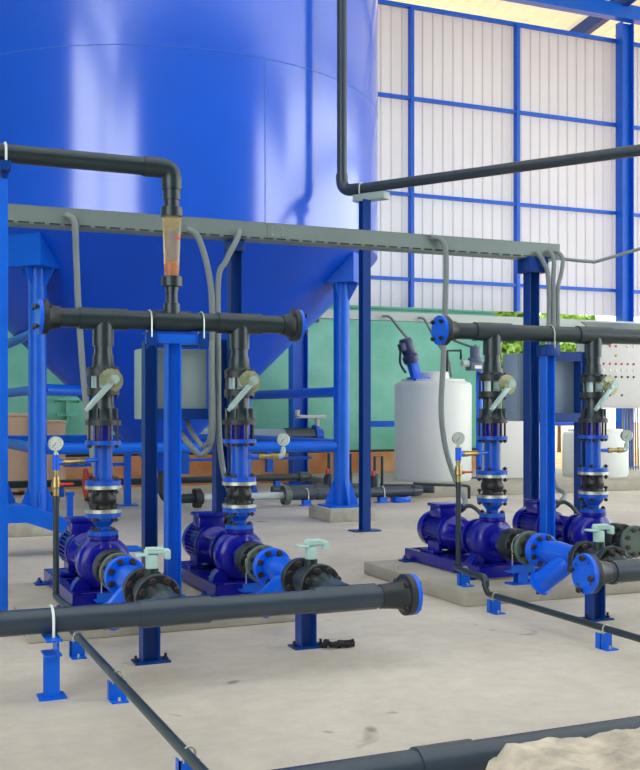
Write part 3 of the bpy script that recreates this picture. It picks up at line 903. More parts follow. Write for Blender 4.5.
# ---- gauges
def gauge_assembly(t, gx, gy, sx, sy, drop):
    """branch from spool at (sx,sy) to gauge stem (gx,gy)"""
    zb = 0.915
    s = Vector((sx, sy, zb)); g = Vector((gx, gy, zb)); d = (g - s).normalized()
    L = (g - s).length
    m = MB(); m.cyl(s + d * 0.05, s + d * (L * 0.42), 0.013, n=12); m.build('branch', M['valve'], t)
    m = MB(); m.lathe(s, d, [(L * 0.42, 0.014), (L * 0.44, 0.019), (L * 0.54, 0.019), (L * 0.55, 0.015), (L * 0.72, 0.015), (L * 0.73, 0.02), (L * 0.85, 0.02), (L * 0.86, 0.014), (L * 0.95, 0.014)], 10); m.build('brass_nipple', M['brass'], t)
    m = MB()
    if drop:
        m.cyl(g - Vector((0, 0, 0.042)), g + Vector((0, 0, 0.042)), 0.02, n=14); m.cyl(g - d * 0.035, g, 0.019, n=14); m.build('tee', M['valve'], t)
    else:
        m.bend(g - d * 0.035, g, g + Vector((0, 0, 0.045)), 0.017, 0.03, 12); m.build('elbow', M['galv'], t)
    gz = 1.017
    m = MB(); m.lathe(g, (0, 0, 1), [(0.04, 0.013), (0.055, 0.013), (0.056, 0.008), (0.08, 0.008)], 10); m.build('stem', M['zinc'], t)
    c = Vector((gx, gy, gz))
    f = Vector((-0.32, -0.92, 0.04)).normalized()
    m = MB(); m.lathe(c - f * 0.018, f, [(0, 0.036), (0.003, 0.040), (0.032, 0.041), (0.036, 0.038), (0.034, 0.034)], 28); cs = m.build('case', M['zinc'], t)
    m = MB(); m.lathe(c, f, [(0.0155, 0.034), (0.0172, 0.034)], 28); m.build('dial', M['dial'], cs)
    u, v, _ = frame_of(f)
    m = MB()
    q = c + f * 0.0185
    for a in range(9):
        an = math.radians(-45 + 270 * a / 8)
        dd = u * math.cos(an) + v * math.sin(an)
        m.cyl(q + dd * 0.024, q + dd * 0.030, 0.0014, n=4)
    dd = (u * 0.6 + v * 0.8)
    m.cyl(q - dd * 0.008, q + dd * 0.025, 0.0018, n=4)
    m.build('needle', M['dark'], cs)
    if drop:
        m = MB(); m.lathe(g, (0, 0, -1), [(0.042, 0.016), (0.06, 0.016), (0.061, 0.012), (0.075, 0.012), (0.076, 0.021), (0.10, 0.021), (0.105, 0.025), (0.135, 0.025), (0.14, 0.018), (0.18, 0.018)], 12); bv = m.build('ball_valve', M['brass'], t)
        m = MB(); m.cyl(g + Vector((0.02, -0.01, -0.12)), g + Vector((0.035, -0.015, -0.12)), 0.01, n=8); m.obox(g + Vector((0.06, -0.02, -0.117)), (0.065, 0.022, 0.012), Matrix.Rotation(-0.1, 3, 'Z'), 0.003); m.build('handle', M['red'], bv)
t = thing('pressure_gauge', 'round dial gauge with drain cock at the far left riser', 'gauge', (0.94, 5.86, 0.73)); gauge_assembly(t, 0.94, 5.86, PX[0], PY, True)
t = thing('pressure_gauge', 'round dial gauge with red-handled cock in front of the white tank', 'gauge', (3.49, 5.95, 0.73)); gauge_assembly(t, 3.51, 5.95, PX[2], PY, True)
t = thing('pressure_gauge', 'round dial gauge on an elbow right of the second riser', 'gauge', (2.36, 6.1, 0.9)); gauge_assembly(t, 2.355, 6.1, PX[1], PY, False)
t = thing('pressure_gauge', 'round dial gauge on an elbow right of the far right riser', 'gauge', (4.98, 6.1, 0.9)); gauge_assembly(t, 4.98, 6.1, PX[3], PY, False)

# ---- drain pipes
def drain(gx, gy, px, yend, label, low):
    t = thing('drain_pipe', label, 'pipe', (px, 5.5, 0.1))
    m = MB(); m.cyl((gx, gy, 0.735), (gx, gy, 0.70), 0.02, n=14); m.cyl((gx, gy, 0.70), (gx, gy, low), 0.0165, n=14); m.build('riser', M['pvcd'], t)
    m = MB()
    pts = [(gx, gy, low + 0.02), (gx, gy, low), (gx + (px - gx) * 0.4, gy - 0.04, low), (px, 5.62, low), (px, 5.50, low), (px, 5.47, low - 0.03), (px, 5.47, 0.13), (px, 5.44, 0.10), (px, 5.3, 0.10), (px, yend, 0.10)]
    m.tube(pts, 0.018, 14, smooth=False); m.build('run', M['pvcd'], t)
    m = MB(); m.tube([(px, 5.55, low), (px, 5.49, low), (px, 5.47, low - 0.02), (px, 5.47, low - 0.05)], 0.024, 14, smooth=False); m.build('elbow', M['pvcd'], t)
    return t
drain(0.94, 5.86, 0.937, 2.6, 'thin dark drain pipe running from the farthest left pump towards the camera', 0.19)
drain(3.51, 5.95, 3.415, 0.6, 'thin dark drain pipe running from the right plinth corner out of frame', 0.19)
def drain_bracket(x, y, z0, label):
    t = thing('pipe_bracket', label, 'pipe bracket', (x, y, z0))
    m = MB(); m.box(x - 0.035, x + 0.035, y - 0.003, y + 0.003, z0, z0 + 0.078 ); m.box(x - 0.035, x + 0.035, y - 0.055, y + 0.003, z0, z0 + 0.006); m.box(x - 0.035, x - 0.029, y - 0.003, y + 0.04, z0, z0 + 0.078)
    m.build('angle', M['blue'], t)
    m = MB(); m.ubolt((x, y + 0.0, z0 + 0.10), (0, 1, 0), 0.02, 0.004, 0.03); m.build('u_clamp', M['zinc'], t)
    m = MB(); m.cyl((x, y - 0.03, z0), (x, y - 0.03, z0 + 0.02), 0.007, n=6); m.build('bolt', M['zinc'], t)
drain_bracket(0.95, 4.36, 0, 'small blue bracket halfway along the left drain pipe')
drain_bracket(0.948, 3.29, 0, 'small blue bracket on the left drain pipe nearest the camera')
drain_bracket(0.937, 5.2, 0, 'small blue bracket on the left drain pipe just behind the big pipe')
drain_bracket(3.415, 5.36, 0, 'small blue bracket on the right drain pipe beside the plinth corner')
drain_bracket(3.415, 4.34, 0, 'small blue bracket on the right drain pipe farther from the plinth')
drain_bracket(3.47, 5.80, 0.09, 'small blue bracket on the right plinth under the drain pipe elbow')

# ---- suction line: couplings, strainers, gate valves
def fl_y(y0, y1, r, x, n=32):
    m = MB(); m.lathe((x, y0, AZ), (0, 1, 0), [(0, r - 0.004), (0.004, r), (y1 - y0 - 0.004, r), (y1 - y0, r - 0.004)], n)
    return m
def make_coupling(x):
    t = thing('flexible_coupling', '', 'pipe fitting', (x, 5.76, AZ - 0.1), 'suction couplings')
    f = fl_y(5.775, 5.88, 0.106, x).build('rear_flange', M['flange'], t)
    bolts(f, (x, 5.82, AZ), (0, 1, 0), 0.086, 8, 0.012, 0.13, material='cap', cap=True)
    m = MB(); m.lathe((x, 5.68, AZ), (0, 1, 0), [(0, 0.075), (0.02, 0.07), (0.05, 0.07), (0.1, 0.075)], 28); m.build('sleeve', M['pvcd'], t)
    f = fl_y(5.65, 5.682, 0.108, x).build('front_flange', M['gflange'], t)
    bolts(f, (x, 5.664, AZ), (0, 1, 0), 0.086, 8, 0.012, 0.09, material='cap', cap=True)
    return t
c0 = make_coupling(PX[0])
c0['label'] = 'dark flexible coupling on the suction of the farthest left pump'
moved(c0, 1, 'dark flexible coupling on the suction of the second pump from left')
moved(c0, 2, 'dark flexible coupling on the suction of the pump by the plinth corner')
moved(c0, 3, 'dark flexible coupling at the right edge, on the last pump')
def make_strainer(x):
    t = thing('strainer', '', 'valve', (x, 5.3, AZ - 0.2), 'blue y strainers')
    f = fl_y(5.535, 5.56, 0.108, x).build('rear_flange', M['valve'], t)
    f = fl_y(5.56, 5.65, 0.07, x).build('spigot', M['flange'], t)
    f2 = MB(); f2.lathe((x, 5.12, AZ), (0, 1, 0), [(0, 0.075), (0.05, 0.068), (0.15, 0.07), (0.25, 0.078), (0.36, 0.066), (0.385, 0.066)], 30)
    body = f2.build('body', M['valve'], t, angle=60)
    rf = fl_y(5.505, 5.534, 0.108, x).build('front_flange', M['valve'], t)
    bolts(rf, (x, 5.53, AZ), (0, 1, 0), 0.086, 8, 0.0125, 0.08, material='cap', cap=True)
    a = Vector((x - 0.02, 5.22, AZ - 0.02)); b = Vector((x - 0.11, 5.41, 0.135))
    d = (b - a).normalized(); L = (b - a).length
    m = MB(); m.lathe(a, d, [(0, 0.05), (0.06, 0.066), (L - 0.03, 0.064), (L - 0.03, 0.078), (L - 0.012, 0.078)], 28); m.build('basket_leg', M['valve'], t)
    m = MB(); m.lathe(a, d, [(L - 0.012, 0.076), (L, 0.076), (L + 0.005, 0.05), (L + 0.012, 0.02)], 8); cp = m.build('cap', M['valve'], t)
    bolts(cp, b - d * 0.006, d, 0.063, 4, 0.007, 0.045)
    return t
st0 = make_strainer(PX[0])
st0['label'] = 'bright blue y-strainer in front of the farthest left pump'
moved(st0, 1, 'bright blue y-strainer in front of the second pump from left')
moved(st0, 2, 'bright blue y-strainer beside the round blue blind flange on the right')
def make_gate(x):
    t = thing('gate_valve', '', 'valve', (x, 4.92, AZ - 0.1), 'mint handled valves')
    f = fl_y(5.075, 5.12, 0.108, x).build('rear_flange', M['flange'], t)
    bolts(f, (x, 5.09, AZ), (0, 1, 0), 0.086, 8, 0.0125, 0.085, material='cap', cap=True)
    m = MB(); m.lathe((x, 4.88, AZ), (0, 1, 0), [(0, 0.062), (0.04, 0.06), (0.06, 0.078), (0.15, 0.078), (0.17, 0.06), (0.2, 0.062)], 28); m.cyl((x, 4.97, AZ), (x, 4.97, AZ + 0.12), 0.034, n=20)
    m.build('body', M['pvcd'], t)
    f = fl_y(4.835, 4.88, 0.108, x).build('front_flange', M['flange'], t)
    bolts(f, (x, 4.84, AZ), (0, 1, 0), 0.086, 8, 0.0125, 0.085, material='cap', cap=True)
    m = MB(); m.lathe((x, 4.69, AZ), (0, 1, 0), [(0, 0.056), (0.08, 0.056), (0.1, 0.068), (0.145, 0.075)], 28); m.build('outlet', M['pvcd'], t)
    m = MB(); m.box(x - 0.026, x + 0.026, 4.946, 4.994, AZ + 0.10, AZ + 0.185, 0.008); hs = m.build('stem', M['mint'], t)
    m = MB()
    rot = Matrix.Rotation(math.radians(-8), 3, 'Z')
    c = Vector((x, 4.97, AZ + 0.200))
    m.obox(c + rot @ Vector((0.025, 0, 0)), (0.12, 0.05, 0.022), rot, 0.007)
    m.obox(c + rot @ Vector((0.075, 0, -0.016)), (0.03, 0.046, 0.045), rot, 0.006)
    m.obox(c + rot @ Vector((0.015, 0, 0.012)), (0.085, 0.056, 0.014), rot, 0.005)
    m.obox(c + rot @ Vector((-0.045, 0, -0.014)), (0.06, 0.07, 0.01), rot, 0.004)
    m.build('handle', M['mint'], t)
    return t
g0 = make_gate(PX[0])
g0['label'] = 'flanged valve with mint handle in front of the farthest left pump'
moved(g0, 1, 'flanged valve with mint handle near the middle of the photo')
moved(g0, 2, 'flanged valve with mint handle behind the round blue blind flange')

# suction headers
SZ, SY = 0.31, 4.56
t = thing('suction_header', 'long dark grey pipe crossing the left foreground, ending in a flange', 'pipe', (1.2, SY, SZ - 0.06))
m = MB(); m.cyl((-1.0, SY + 0.03, SZ + 0.003), (2.30, SY - 0.02, SZ), 0.054, n=32); m.build('main_pipe', M['pvc'], t)
for x in (PX[0], PX[1]):
    m = MB(); m.cyl((x - 0.16, SY, SZ), (x + 0.16, SY, SZ), 0.062, n=32); m.cyl((x, SY, AZ - 0.005), (x, SY + 0.14, AZ), 0.060, n=28); m.build('tee', M['pvc'], t)
m = MB(); m.lathe((2.405, SY - 0.02, SZ), (-1, 0, 0), [(0, 0.1), (0.03, 0.1), (0.034, 0.08), (0.06, 0.066), (0.12, 0.06), (0.16, 0.058)], 36); m.build('flange', M['flange'], t)
m = MB(); m.lathe((2.405, SY - 0.02, SZ), (1, 0, 0), [(0, 0.1), (0.022, 0.099)], 36); bf = m.build('blind_flange', M['valve'], t)
bolts(bf, (2.395, SY - 0.02, SZ), (1, 0, 0), 0.08, 4, 0.011, 0.085, material='cap', cap=True)
SY2 = 4.68
t = thing('suction_header', 'dark grey pipe at right with a round bright blue blind flange', 'pipe', (3.9, SY2, SZ - 0.06))
m = MB(); m.cyl((3.60, SY2, SZ + 0.01), (10.5, SY2, SZ + 0.01), 0.054, n=32); m.build('main_pipe', M['pvc'], t)
m = MB(); m.cyl((3.72, SY2, SZ + 0.01), (4.02, SY2, SZ + 0.01), 0.062, n=32); m.build('tee', M['pvc'], t)
m = MB(); m.lathe((3.555, SY2, SZ + 0.01), (1, 0, 0), [(0, 0.108), (0.03, 0.108), (0.036, 0.09), (0.07, 0.07), (0.13, 0.06)], 36); m.build('flange', M['flange'], t)
m = MB(); m.lathe((3.555, SY2, SZ + 0.01), (-1, 0, 0), [(0, 0.108), (0.02, 0.108), (0.023, 0.105)], 36); bf = m.build('blind_flange', M['valve'], t)
bolts(bf, (3.545, SY2, SZ + 0.01), (1, 0, 0), 0.088, 4, 0.0125, 0.085, material='cap', cap=True, phase=0.1)
m = MB()
for k in range(4):
    a = 2 * PI * (k + 0.6) / 4
    m.cyl((3.5315, SY2 + 0.078 * math.sin(a), SZ + 0.01 + 0.078 * math.cos(a)), (3.5305, SY2 + 0.078 * math.sin(a), SZ + 0.01 + 0.078 * math.cos(a)), 0.008, n=10)
m.build('bolt_holes', M['dark'], bf)

# supports on the suction side
def valve_support(x, y, z0, zt, label, mt='navy'):
    t = thing('valve_support', label, 'pipe support', (x, y, z0))
    m = MB(); m.ibeam(x, y, z0 + 0.01, zt, 0.08, 0.085, 0.008, 'x'); m.build('post', M[mt], t)
    m = MB(); m.box(x - 0.078, x + 0.09, y - 0.055, y + 0.055, z0, z0 + 0.01); bp = m.build('base_plate', M[mt], t)
    for sx in (-1, 1):
        m = MB(); m.lathe((x + sx * 0.072, y - 0.02, z0 + 0.01), (0, 0, 1), [(0, 0.013), (0.012, 0.013), (0.012, 0.007), (0.03, 0.007)], 6); m.build('anchor_bolt', M['bolt'], bp)
valve_support(PX[0] - 0.01, 4.965, 0, 0.247, 'blue post with base plate under the first mint-handled valve')
valve_support(PX[1] - 0.03, 4.965, 0, 0.247, 'blue post with black debris at its foot, under the second mint-handled valve')
valve_support(PX[2] - 0.03, 4.965, 0, 0.247, 'blue post below the round blue blind flange on the right')
def coupling_support(x, label):
    y = 5.73
    t = thing('coupling_support', label, 'pipe support', (x, y, PZ))
    m = MB(); m.ibeam(x - 0.02, y, PZ + 0.008, 0.165, 0.075, 0.06, 0.007, 'y'); m.build('post', M['blue'], t)
    m = MB(); m.box(x - 0.11, x + 0.08, y - 0.05, y + 0.05, PZ, PZ + 0.008); m.build('base_plate', M['blue'], t)
    m = MB(); m.box(x - 0.115, x + 0.06, y - 0.04, y - 0.032, 0.165, 0.215); m.box(x - 0.115, x + 0.06, y - 0.04, y + 0.05, 0.165, 0.172); m.build('bracket', M['blue'], t)
    m = MB()
    pts = [(x - 0.085, y, 0.18)] + [(x + 0.088 * math.cos(a), y + 0.0, AZ + 0.088 * math.sin(a)) for a in [math.radians(200 - 220 * k / 14) for k in range(15)]] + [(x + 0.085, y, 0.18)]
    m.tube(pts, 0.004, 6, smooth=False); m.build('u_bolt', M['zinc'], t)
coupling_support(PX[0], 'small blue bracket stand under the first suction coupling')
coupling_support(PX[1], 'small blue bracket stand under the second suction coupling')
coupling_support(PX[2], 'small blue bracket stand under the suction coupling by the plinth corner')

t = thing('clamp_post', 'short blue post clamping the big foreground pipe at left', 'pipe support', (0.69, SY - 0.02, 0))
x, y = 0.705, SY - 0.05
m = MB(); m.ibeam(x, y, 0.01, 0.18, 0.06, 0.055, 0.007, 'y'); m.build('post', M['blue'], t)
m = MB(); m.box(x - 0.055, x + 0.055, y - 0.05, y + 0.05, 0, 0.01); m.build('base_plate', M['blue'], t)
m = MB(); m.box(x - 0.035, x + 0.035, y - 0.055, y + 0.06, 0.18, 0.188); m.box(x + 0.015, x + 0.023, y - 0.055, y + 0.06, 0.185, 0.25); m.box(x - 0.03, x + 0.035, y - 0.075, y + 0.08, 0.244, 0.251); m.build('channel', M['blue'], t)
m = MB(); m.ubolt((x + 0.008, SY + 0.005, SZ + 0.001), (1, 0, 0), 0.062, 0.006, 0.075); m.build('u_bolt', M['clip'], t)

# black rag / debris at support foot
m = MB()
random.seed(3)
for k in range(16):
    a = random.uniform(-0.05, 0.085)
    c = Vector((2.17 + a, 4.9 - a * 0.3 + random.uniform(-0.02, 0.02), 0.008 + random.uniform(0, 0.018)))
    q = Matrix.Rotation(random.uniform(0, 3), 3, 'Z') @ Matrix.Rotation(random.uniform(-0.4, 0.4), 3, 'Y')
    m.obox(c, (random.uniform(0.03, 0.07), random.uniform(0.02, 0.04), 0.014), q, 0.004)
tag(m.build('rag', M['debris'], None, (2.12, 4.9, 0)), 'crumpled black rag on the floor beside the middle support post', 'rag')

# foreground pipe and broken concrete
t = thing('floor_pipe', 'dark pipe lying across the bottom right foreground', 'pipe', (2.5, 2.9, 0))
m = MB(); m.cyl((0.55, 2.87, 0.1), (5.2, 2.93, 0.1), 0.056, n=32); m.build('main_pipe', M['pvc'], t)
m = MB(); m.cyl((1.55, 2.883, 0.1), (1.75, 2.886, 0.1), 0.062, n=32); m.build('socket', M['pvc'], t)
for x in (1.0, 3.2, 4.6):
    m = MB(); m.box(x - 0.04, x + 0.04, 2.82, 2.95, 0.0, 0.05); m.build('saddle', M['concrete'], t)

bm = bmesh.new()
bmesh.ops.create_grid(bm, x_segments=60, y_segments=40, size=0.5)
m = MB(); m.bm.free(); m.bm = bm
for v in bm.verts:
    u, w = v.co.x * 2, v.co.y * 2           # -1..1
    X = 2.26 + u * 0.80
    Y = 2.25 + w * 0.36 + 0.04 * u
    r = max(abs(u), abs(w))
    edge = max(0.0, 1 - r)
    h = 0.262 * min(1, edge * 5) ** 0.6
    p = Vector((X * 3.0, Y * 3.0, 0.3))
    n1 = noise.noise(p); n2 = noise.noise(p * 3.5); n3 = noise.noise(p * 9)
    v.co = Vector((X + 0.04 * n2 + 0.05 * noise.noise(p + Vector((5, 5, 5))), Y + 0.04 * noise.noise(p + Vector((9, 1, 2))), max(0, h + min(1, edge * 5) * (0.035 * n1 + 0.02 * n2 + 0.012 * n3))))
tag(m.build('concrete_lump', M['rock'], None, (2.32, 2.18, 0), angle=60), 'rough broken concrete lump in the bottom right corner', 'concrete')

# pipe stub at far left edge
t = thing('edge_pipe', 'black pipe elbow cut off by the lower left edge', 'pipe', (0.3, 3.6, 0))
m = MB(); m.bend((0.255, 3.72, 0.18), (0.255, 3.6, 0.20), (0.26, 3.2, -0.0), 0.045, 0.1, 18); m.build('elbow', M['pvcd'], t)
m = MB(); m.box(0.22, 0.29, 3.74, 3.76, 0, 0.17); m.build('bracket', M['blue'], t)

# ------------------------------------------------------------------ second overhead pipe
OX, OY, OZ = 4.53, 9.49, 3.40
d = Vector((1.48, -2.29, 0)).normalized()
corner = Vector((OX, OY, OZ)) - d * 0.27
t = thing('overhead_pipe', 'dark pipe coming down beside the tank and turning right across the siding', 'pipe', (OX, OY, OZ))
m = MB(); m.bend(corner + Vector((0, 0, 4.6)), corner, corner + d * 5.2, 0.05, 0.12, 24, 10); m.build('pipe', M['pvc'], t)
m = MB(); m.bend(corner + Vector((0, 0, 0.17)), corner, corner + d * 0.2, 0.06, 0.12, 24, 10); m.build('elbow', M['pvc'], t)
t = thing('pipe_post', 'slim dark blue post in front of the right tank leg, holding the overhead pipe', 'post', (OX, OY, 0))
m = MB(); m.ibeam(OX, OY, 0.012, 3.28, 0.085, 0.1, 0.008, 'y'); m.build('post', M['navy'], t)
m = MB(); m.box(OX - 0.14, OX + 0.14, OY - 0.09, OY + 0.09, 0, 0.012); m.build('base_plate', M['navy'], t)
m = MB(); m.obox((OX + 0.06, OY - 0.02, 3.31), (0.36, 0.12, 0.07), Matrix.Rotation(math.atan2(d.y, d.x), 3, 'Z'), 0.003); m.build('bracket', M['cab'], t)
m = MB(); m.ubolt(Vector((OX, OY, OZ)) - d * 0.03, d, 0.056, 0.006, 0.06); m.build('u_bolt', M['clip'], t)

# ------------------------------------------------------------------ background
# polyethylene tanks
def poly_tank(x, y, r, h, label, neck=True, z0=0.14):
    t = thing('plastic_tank', label, 'tank', (x, y, z0))
    m = MB(); m.lathe((x, y, z0), (0, 0, 1), [(0, r * 0.97), (0.04, r), (h - 0.06, r), (h - 0.02, r * 0.96), (h, r * 0.88)], 48); m.build('body', M['poly'], t)
    if neck:
        m = MB(); m.lathe((x, y, z0), (0, 0, 1), [(h - 0.01, r * 0.84), (h + 0.035, r * 0.82), (h + 0.04, r * 0.42), (h + 0.14, r * 0.40), (h + 0.15, r * 0.36)], 36); m.build('lid', M['polyt'], t)
    return t
poly_tank(7.93, 14.2, 0.585, 1.49, 'tall white plastic tank with a motor on top, behind the right pumps')
poly_tank(10.8, 14.0, 0.52, 0.72, 'short white plastic tank below the control panel')
t = thing('mixer_motor', 'tilted dark blue mixer motor on top of the white tank', 'motor', (7.62, 14.1, 1.6))
m = MB()
a = Vector((7.56, 14.02, 1.66)); dm = Vector((-0.35, 0, 1)).normalized()
rot = Matrix.Rotation(math.atan2(-0.35, 1), 3, 'Y')
m.obox(a + dm * 0.13, (0.14, 0.12, 0.27), rot, 0.01); m.box(7.45, 7.75, 13.95, 14.15, 1.66, 1.69, 0.005); m.build('bracket', M['valve'], t)
m = MB(); m.lathe(a, dm, [(0.27, 0.12), (0.36, 0.125), (0.40, 0.09), (0.42, 0.1), (0.6, 0.1), (0.64, 0.08)], 20); m.build('motor', M['mtr'], t)
m = MB(); m.obox(a + dm * 0.5 + Vector((-0.1, -0.03, 0)), (0.1, 0.1, 0.12), rot, 0.01); m.tube([a + dm * 0.45 + Vector((-0.13, 0, 0)), a + dm * 0.25 + Vector((-0.2, 0, 0)), a + dm * 0.1 + Vector((-0.16, 0, 0))], 0.02, 8); m.build('terminal_box', M['mtr'], t)
# dosing unit on a blue stand pipe
t = thing('dosing_pump', 'grey pump head on a tall blue pipe right of the white tank', 'pump', (8.75, 14.2, 0.14))
m = MB(); m.cyl((8.75, 14.2, 0.14), (8.75, 14.2, 1.80), 0.05, n=16); m.box(8.65, 8.85, 14.1, 14.3, 0.14, 0.155); m.build('stand', M['valve'], t)
m = MB(); m.box(8.56, 8.80, 14.12, 14.3, 1.81, 1.95, 0.01); m.lathe((8.68, 14.2, 1.95), (0, 0, 1), [(0, 0.12), (0.05, 0.12), (0.07, 0.085), (0.22, 0.085), (0.23, 0.08)], 20); m.build('head', M['dpump'], t)
m = MB(); m.box(8.62, 8.74, 14.108, 14.12, 1.84, 1.89); m.build('name_plate', M['white'], t)
m = MB(); m.cyl((8.56, 14.2, 1.92), (8.44, 14.2, 1.92), 0.05, n=14); m.build('inlet', M['ltray'], t)
m = MB(); m.tube([(8.18, 14.2, 1.79), (8.18, 14.2, 2.11), (8.42, 14.2, 2.12), (8.42, 14.2, 1.98)], 0.022, 8, smooth=False); m.build('suction_tube', M['pvcd'], t)

# pale box behind the right stand
m = MB(); m.box(8.98, 9.95, 13.95, 14.6, 0.14, 1.16, 0.02)
tag(m.build('pale_crate', M['polyt'], None, (9.4, 14.2, 0.14)), 'pale square crate behind the right box stand', 'crate')

# distant light grey cable duct with three hoses
t = thing('cable_duct', 'light grey cable duct along the back wall above the white tank', 'cable duct', (9, 15.5, 2.7))
m = MB(); m.box(4.0, 14.2, 15.45, 15.6, 2.66, 2.80); m.build('duct', M['ltray'], t)
m = MB()
for x in (4.5, 6.62, 12.9):
    m.box(x - 0.03, x + 0.03, 15.5, 15.75, 2.6, 2.66)
m.build('bracket', M['ltray'], t)
for pts, lab in (([(7.66, 15.4, 2.72), (7.78, 15.35, 2.70), (7.88, 15.2, 2.5), (7.80, 14.6, 2.2), (7.55, 14.1, 2.05)], 'left of three thin grey hoses hanging from the rear duct to the mixer'),
                 ([(8.32, 15.4, 2.72), (8.42, 15.35, 2.68), (8.5, 15.2, 2.4), (8.42, 14.6, 2.0), (8.25, 14.2, 1.72)], 'middle of three thin grey hoses hanging from the rear duct'),
                 ([(8.62, 15.4, 2.72), (8.72, 15.35, 2.66), (8.78, 15.2, 2.4), (8.80, 14.5, 2.2), (8.68, 14.2, 2.2)], 'right of three thin grey hoses hanging from the rear duct')):
    hose('thin_hose', pts, 0.022, 'hose', lab, 'hose')

# control panel with hood
PYp = 14.55
t = thing('control_panel', 'grey control panel with rows of buttons at the right edge', 'control panel', (11.9, PYp, 1.23))
m = MB(); m.box(11.14, 12.75, PYp, PYp + 0.4, 1.23, 2.56, 0.01); m.build('cabinet', M['panel'], t)
m = MB(); m.box(11.18, 12.72, PYp - 0.015, PYp, 1.27, 2.52, 0.006); dr = m.build('door', M['panel'], t)
m = MB(); m.prism([(11.1, PYp - 0.12, 2.50), (12.8, PYp - 0.12, 2.50), (12.8, PYp + 0.42, 2.70), (11.25, PYp + 0.42, 2.70)], (0, 0, 0.02)); m.build('hood', M['tray'], t)
rows = [(2.28, [('btn_r', 3), ('btn_r', 4), ('btn_w', 6), ('btn_w', 7)]), (2.12, [('btn_y', 4)]), (1.98, [('btn_r', 2), ('btn_r', 3), ('btn_r', 4), ('btn_r', 5), ('btn_r', 6), ('btn_r', 7)]), (1.87, [('btn_w', k) for k in range(2, 8)]), (1.76, [('btn_g', k) for k in range(2, 8)]), (1.45, [('btn_g', 2), ('btn_g', 3), ('btn_g', 5)])]
for z, items in rows:
    for mt, kx in items:
        x = 11.14 + kx * 0.125
        m = MB(); m.lathe((x, PYp - 0.015, z), (0, -1, 0), [(0, 0.02), (0.012, 0.02), (0.02, 0.015)], 12); m.build('button', M[mt], dr)
for x in (11.2, 12.6):
    m = MB(); m.box(x - 0.04, x + 0.04, PYp + 0.1, PYp + 0.2, 0.14, 1.23); m.build('leg', M['blue'], t)
m = MB()
for k in range(7):
    x = 11.95 + k * 0.055
    m.tube([(x, PYp + 0.2, 1.24), (x + random.uniform(-0.02, 0.02), PYp + 0.2, 0.9), (x + 0.05, PYp + 0.25, 0.6), (x + 0.1, PYp + 0.3, 0.16)], 0.014, 6)
m.build('cable_bundle', M['hose'], t)

# manifold pipes on the floor behind the tank
def zc(y_):
    return y_
t = thing('manifold_pipe', 'long grey floor pipe with a bolted flange behind the tank', 'pipe', (4.8, 12.3, 0.0))
m = MB(); m.bend((3.22, 12.3, 0.62), (3.22, 12.3, 0.14), (3.62, 12.3, 0.14), 0.058, 0.12, 18); m.build('elbow', M['pvcd'], t)
m = MB(); m.cyl((3.62, 12.3, 0.14), (4.76, 12.3, 0.14), 0.045, n=18); m.build('pale_pipe', M['ltray'], t)
m = MB(); m.cyl((4.76, 12.3, 0.14), (6.55, 12.3, 0.14), 0.066, n=20); m.lathe((6.55, 12.3, 0.14), (1, 0, 0), [(0, 0.075), (0.1, 0.075), (0.14, 0.06), (0.16, 0.02)], 20); m.cyl((5.2, 12.3, 0.14), (5.45, 12.3, 0.14), 0.074, n=20); m.build('main_pipe', M['pvc'], t)
for x in (3.64, 4.78):
    m = MB(); m.lathe((x, 12.3, 0.14), (1, 0, 0), [(-0.035, 0.12), (0.035, 0.12), (0.04, 0.08), (0.07, 0.075)], 24); fl = m.build('flange', M['flange'] if x < 4 else M['gflange'], t)
    bolts(fl, (x, 12.3, 0.14), (1, 0, 0), 0.098, 8, 0.01, 0.1)
def stub_bracket(x, y, label, s=0.09, z=0.075):
    t = thing('pipe_bracket', label, 'pipe bracket', (x, y, 0))
    m = MB(); m.box(x - s, x + s, y - 0.05, y + 0.05, 0, 0.012); m.box(x - 0.05, x + 0.05, y - 0.04, y + 0.04, 0.012, z); m.build('foot', M['blue'], t)
    m = MB(); m.ubolt((x, y, 0.14), (1, 0, 0), 0.074, 0.008, 0.06); m.build('u_clamp', M['clip'], t)
stub_bracket(5.06, 12.3, 'small blue foot under the flanged floor pipe, left of the right tank leg')
stub_bracket(6.12, 12.3, 'small blue foot under the floor pipe, right of the slim post')
m = MB(); m.box(6.27, 6.5, 12.22, 12.36, 0, 0.07, 0.006)
tag(m.build('blue_block', M['valve'], None, (6.4, 12.3, 0)), 'blue steel block beside the end of the floor pipe', 'block')

t = thing('rear_pipe', 'black pipe on the floor along the brick wall', 'pipe', (3.2, 14.9, 0))
m = MB(); m.cyl((-1.5, 14.9, 0.185), (6.0, 14.9, 0.185), 0.052, n=16); m.lathe((6.0, 14.9, 0.185), (1, 0, 0), [(0, 0.08), (0.12, 0.08), (0.2, 0.05)], 16); m.build('pipe', M['pvcd'], t)
for x in (2.45, 3.85, 5.65):
    m = MB(); m.box(x - 0.04, x + 0.04, 14.85, 14.95, 0.0, 0.135); m.build('foot', M['blue'], t)
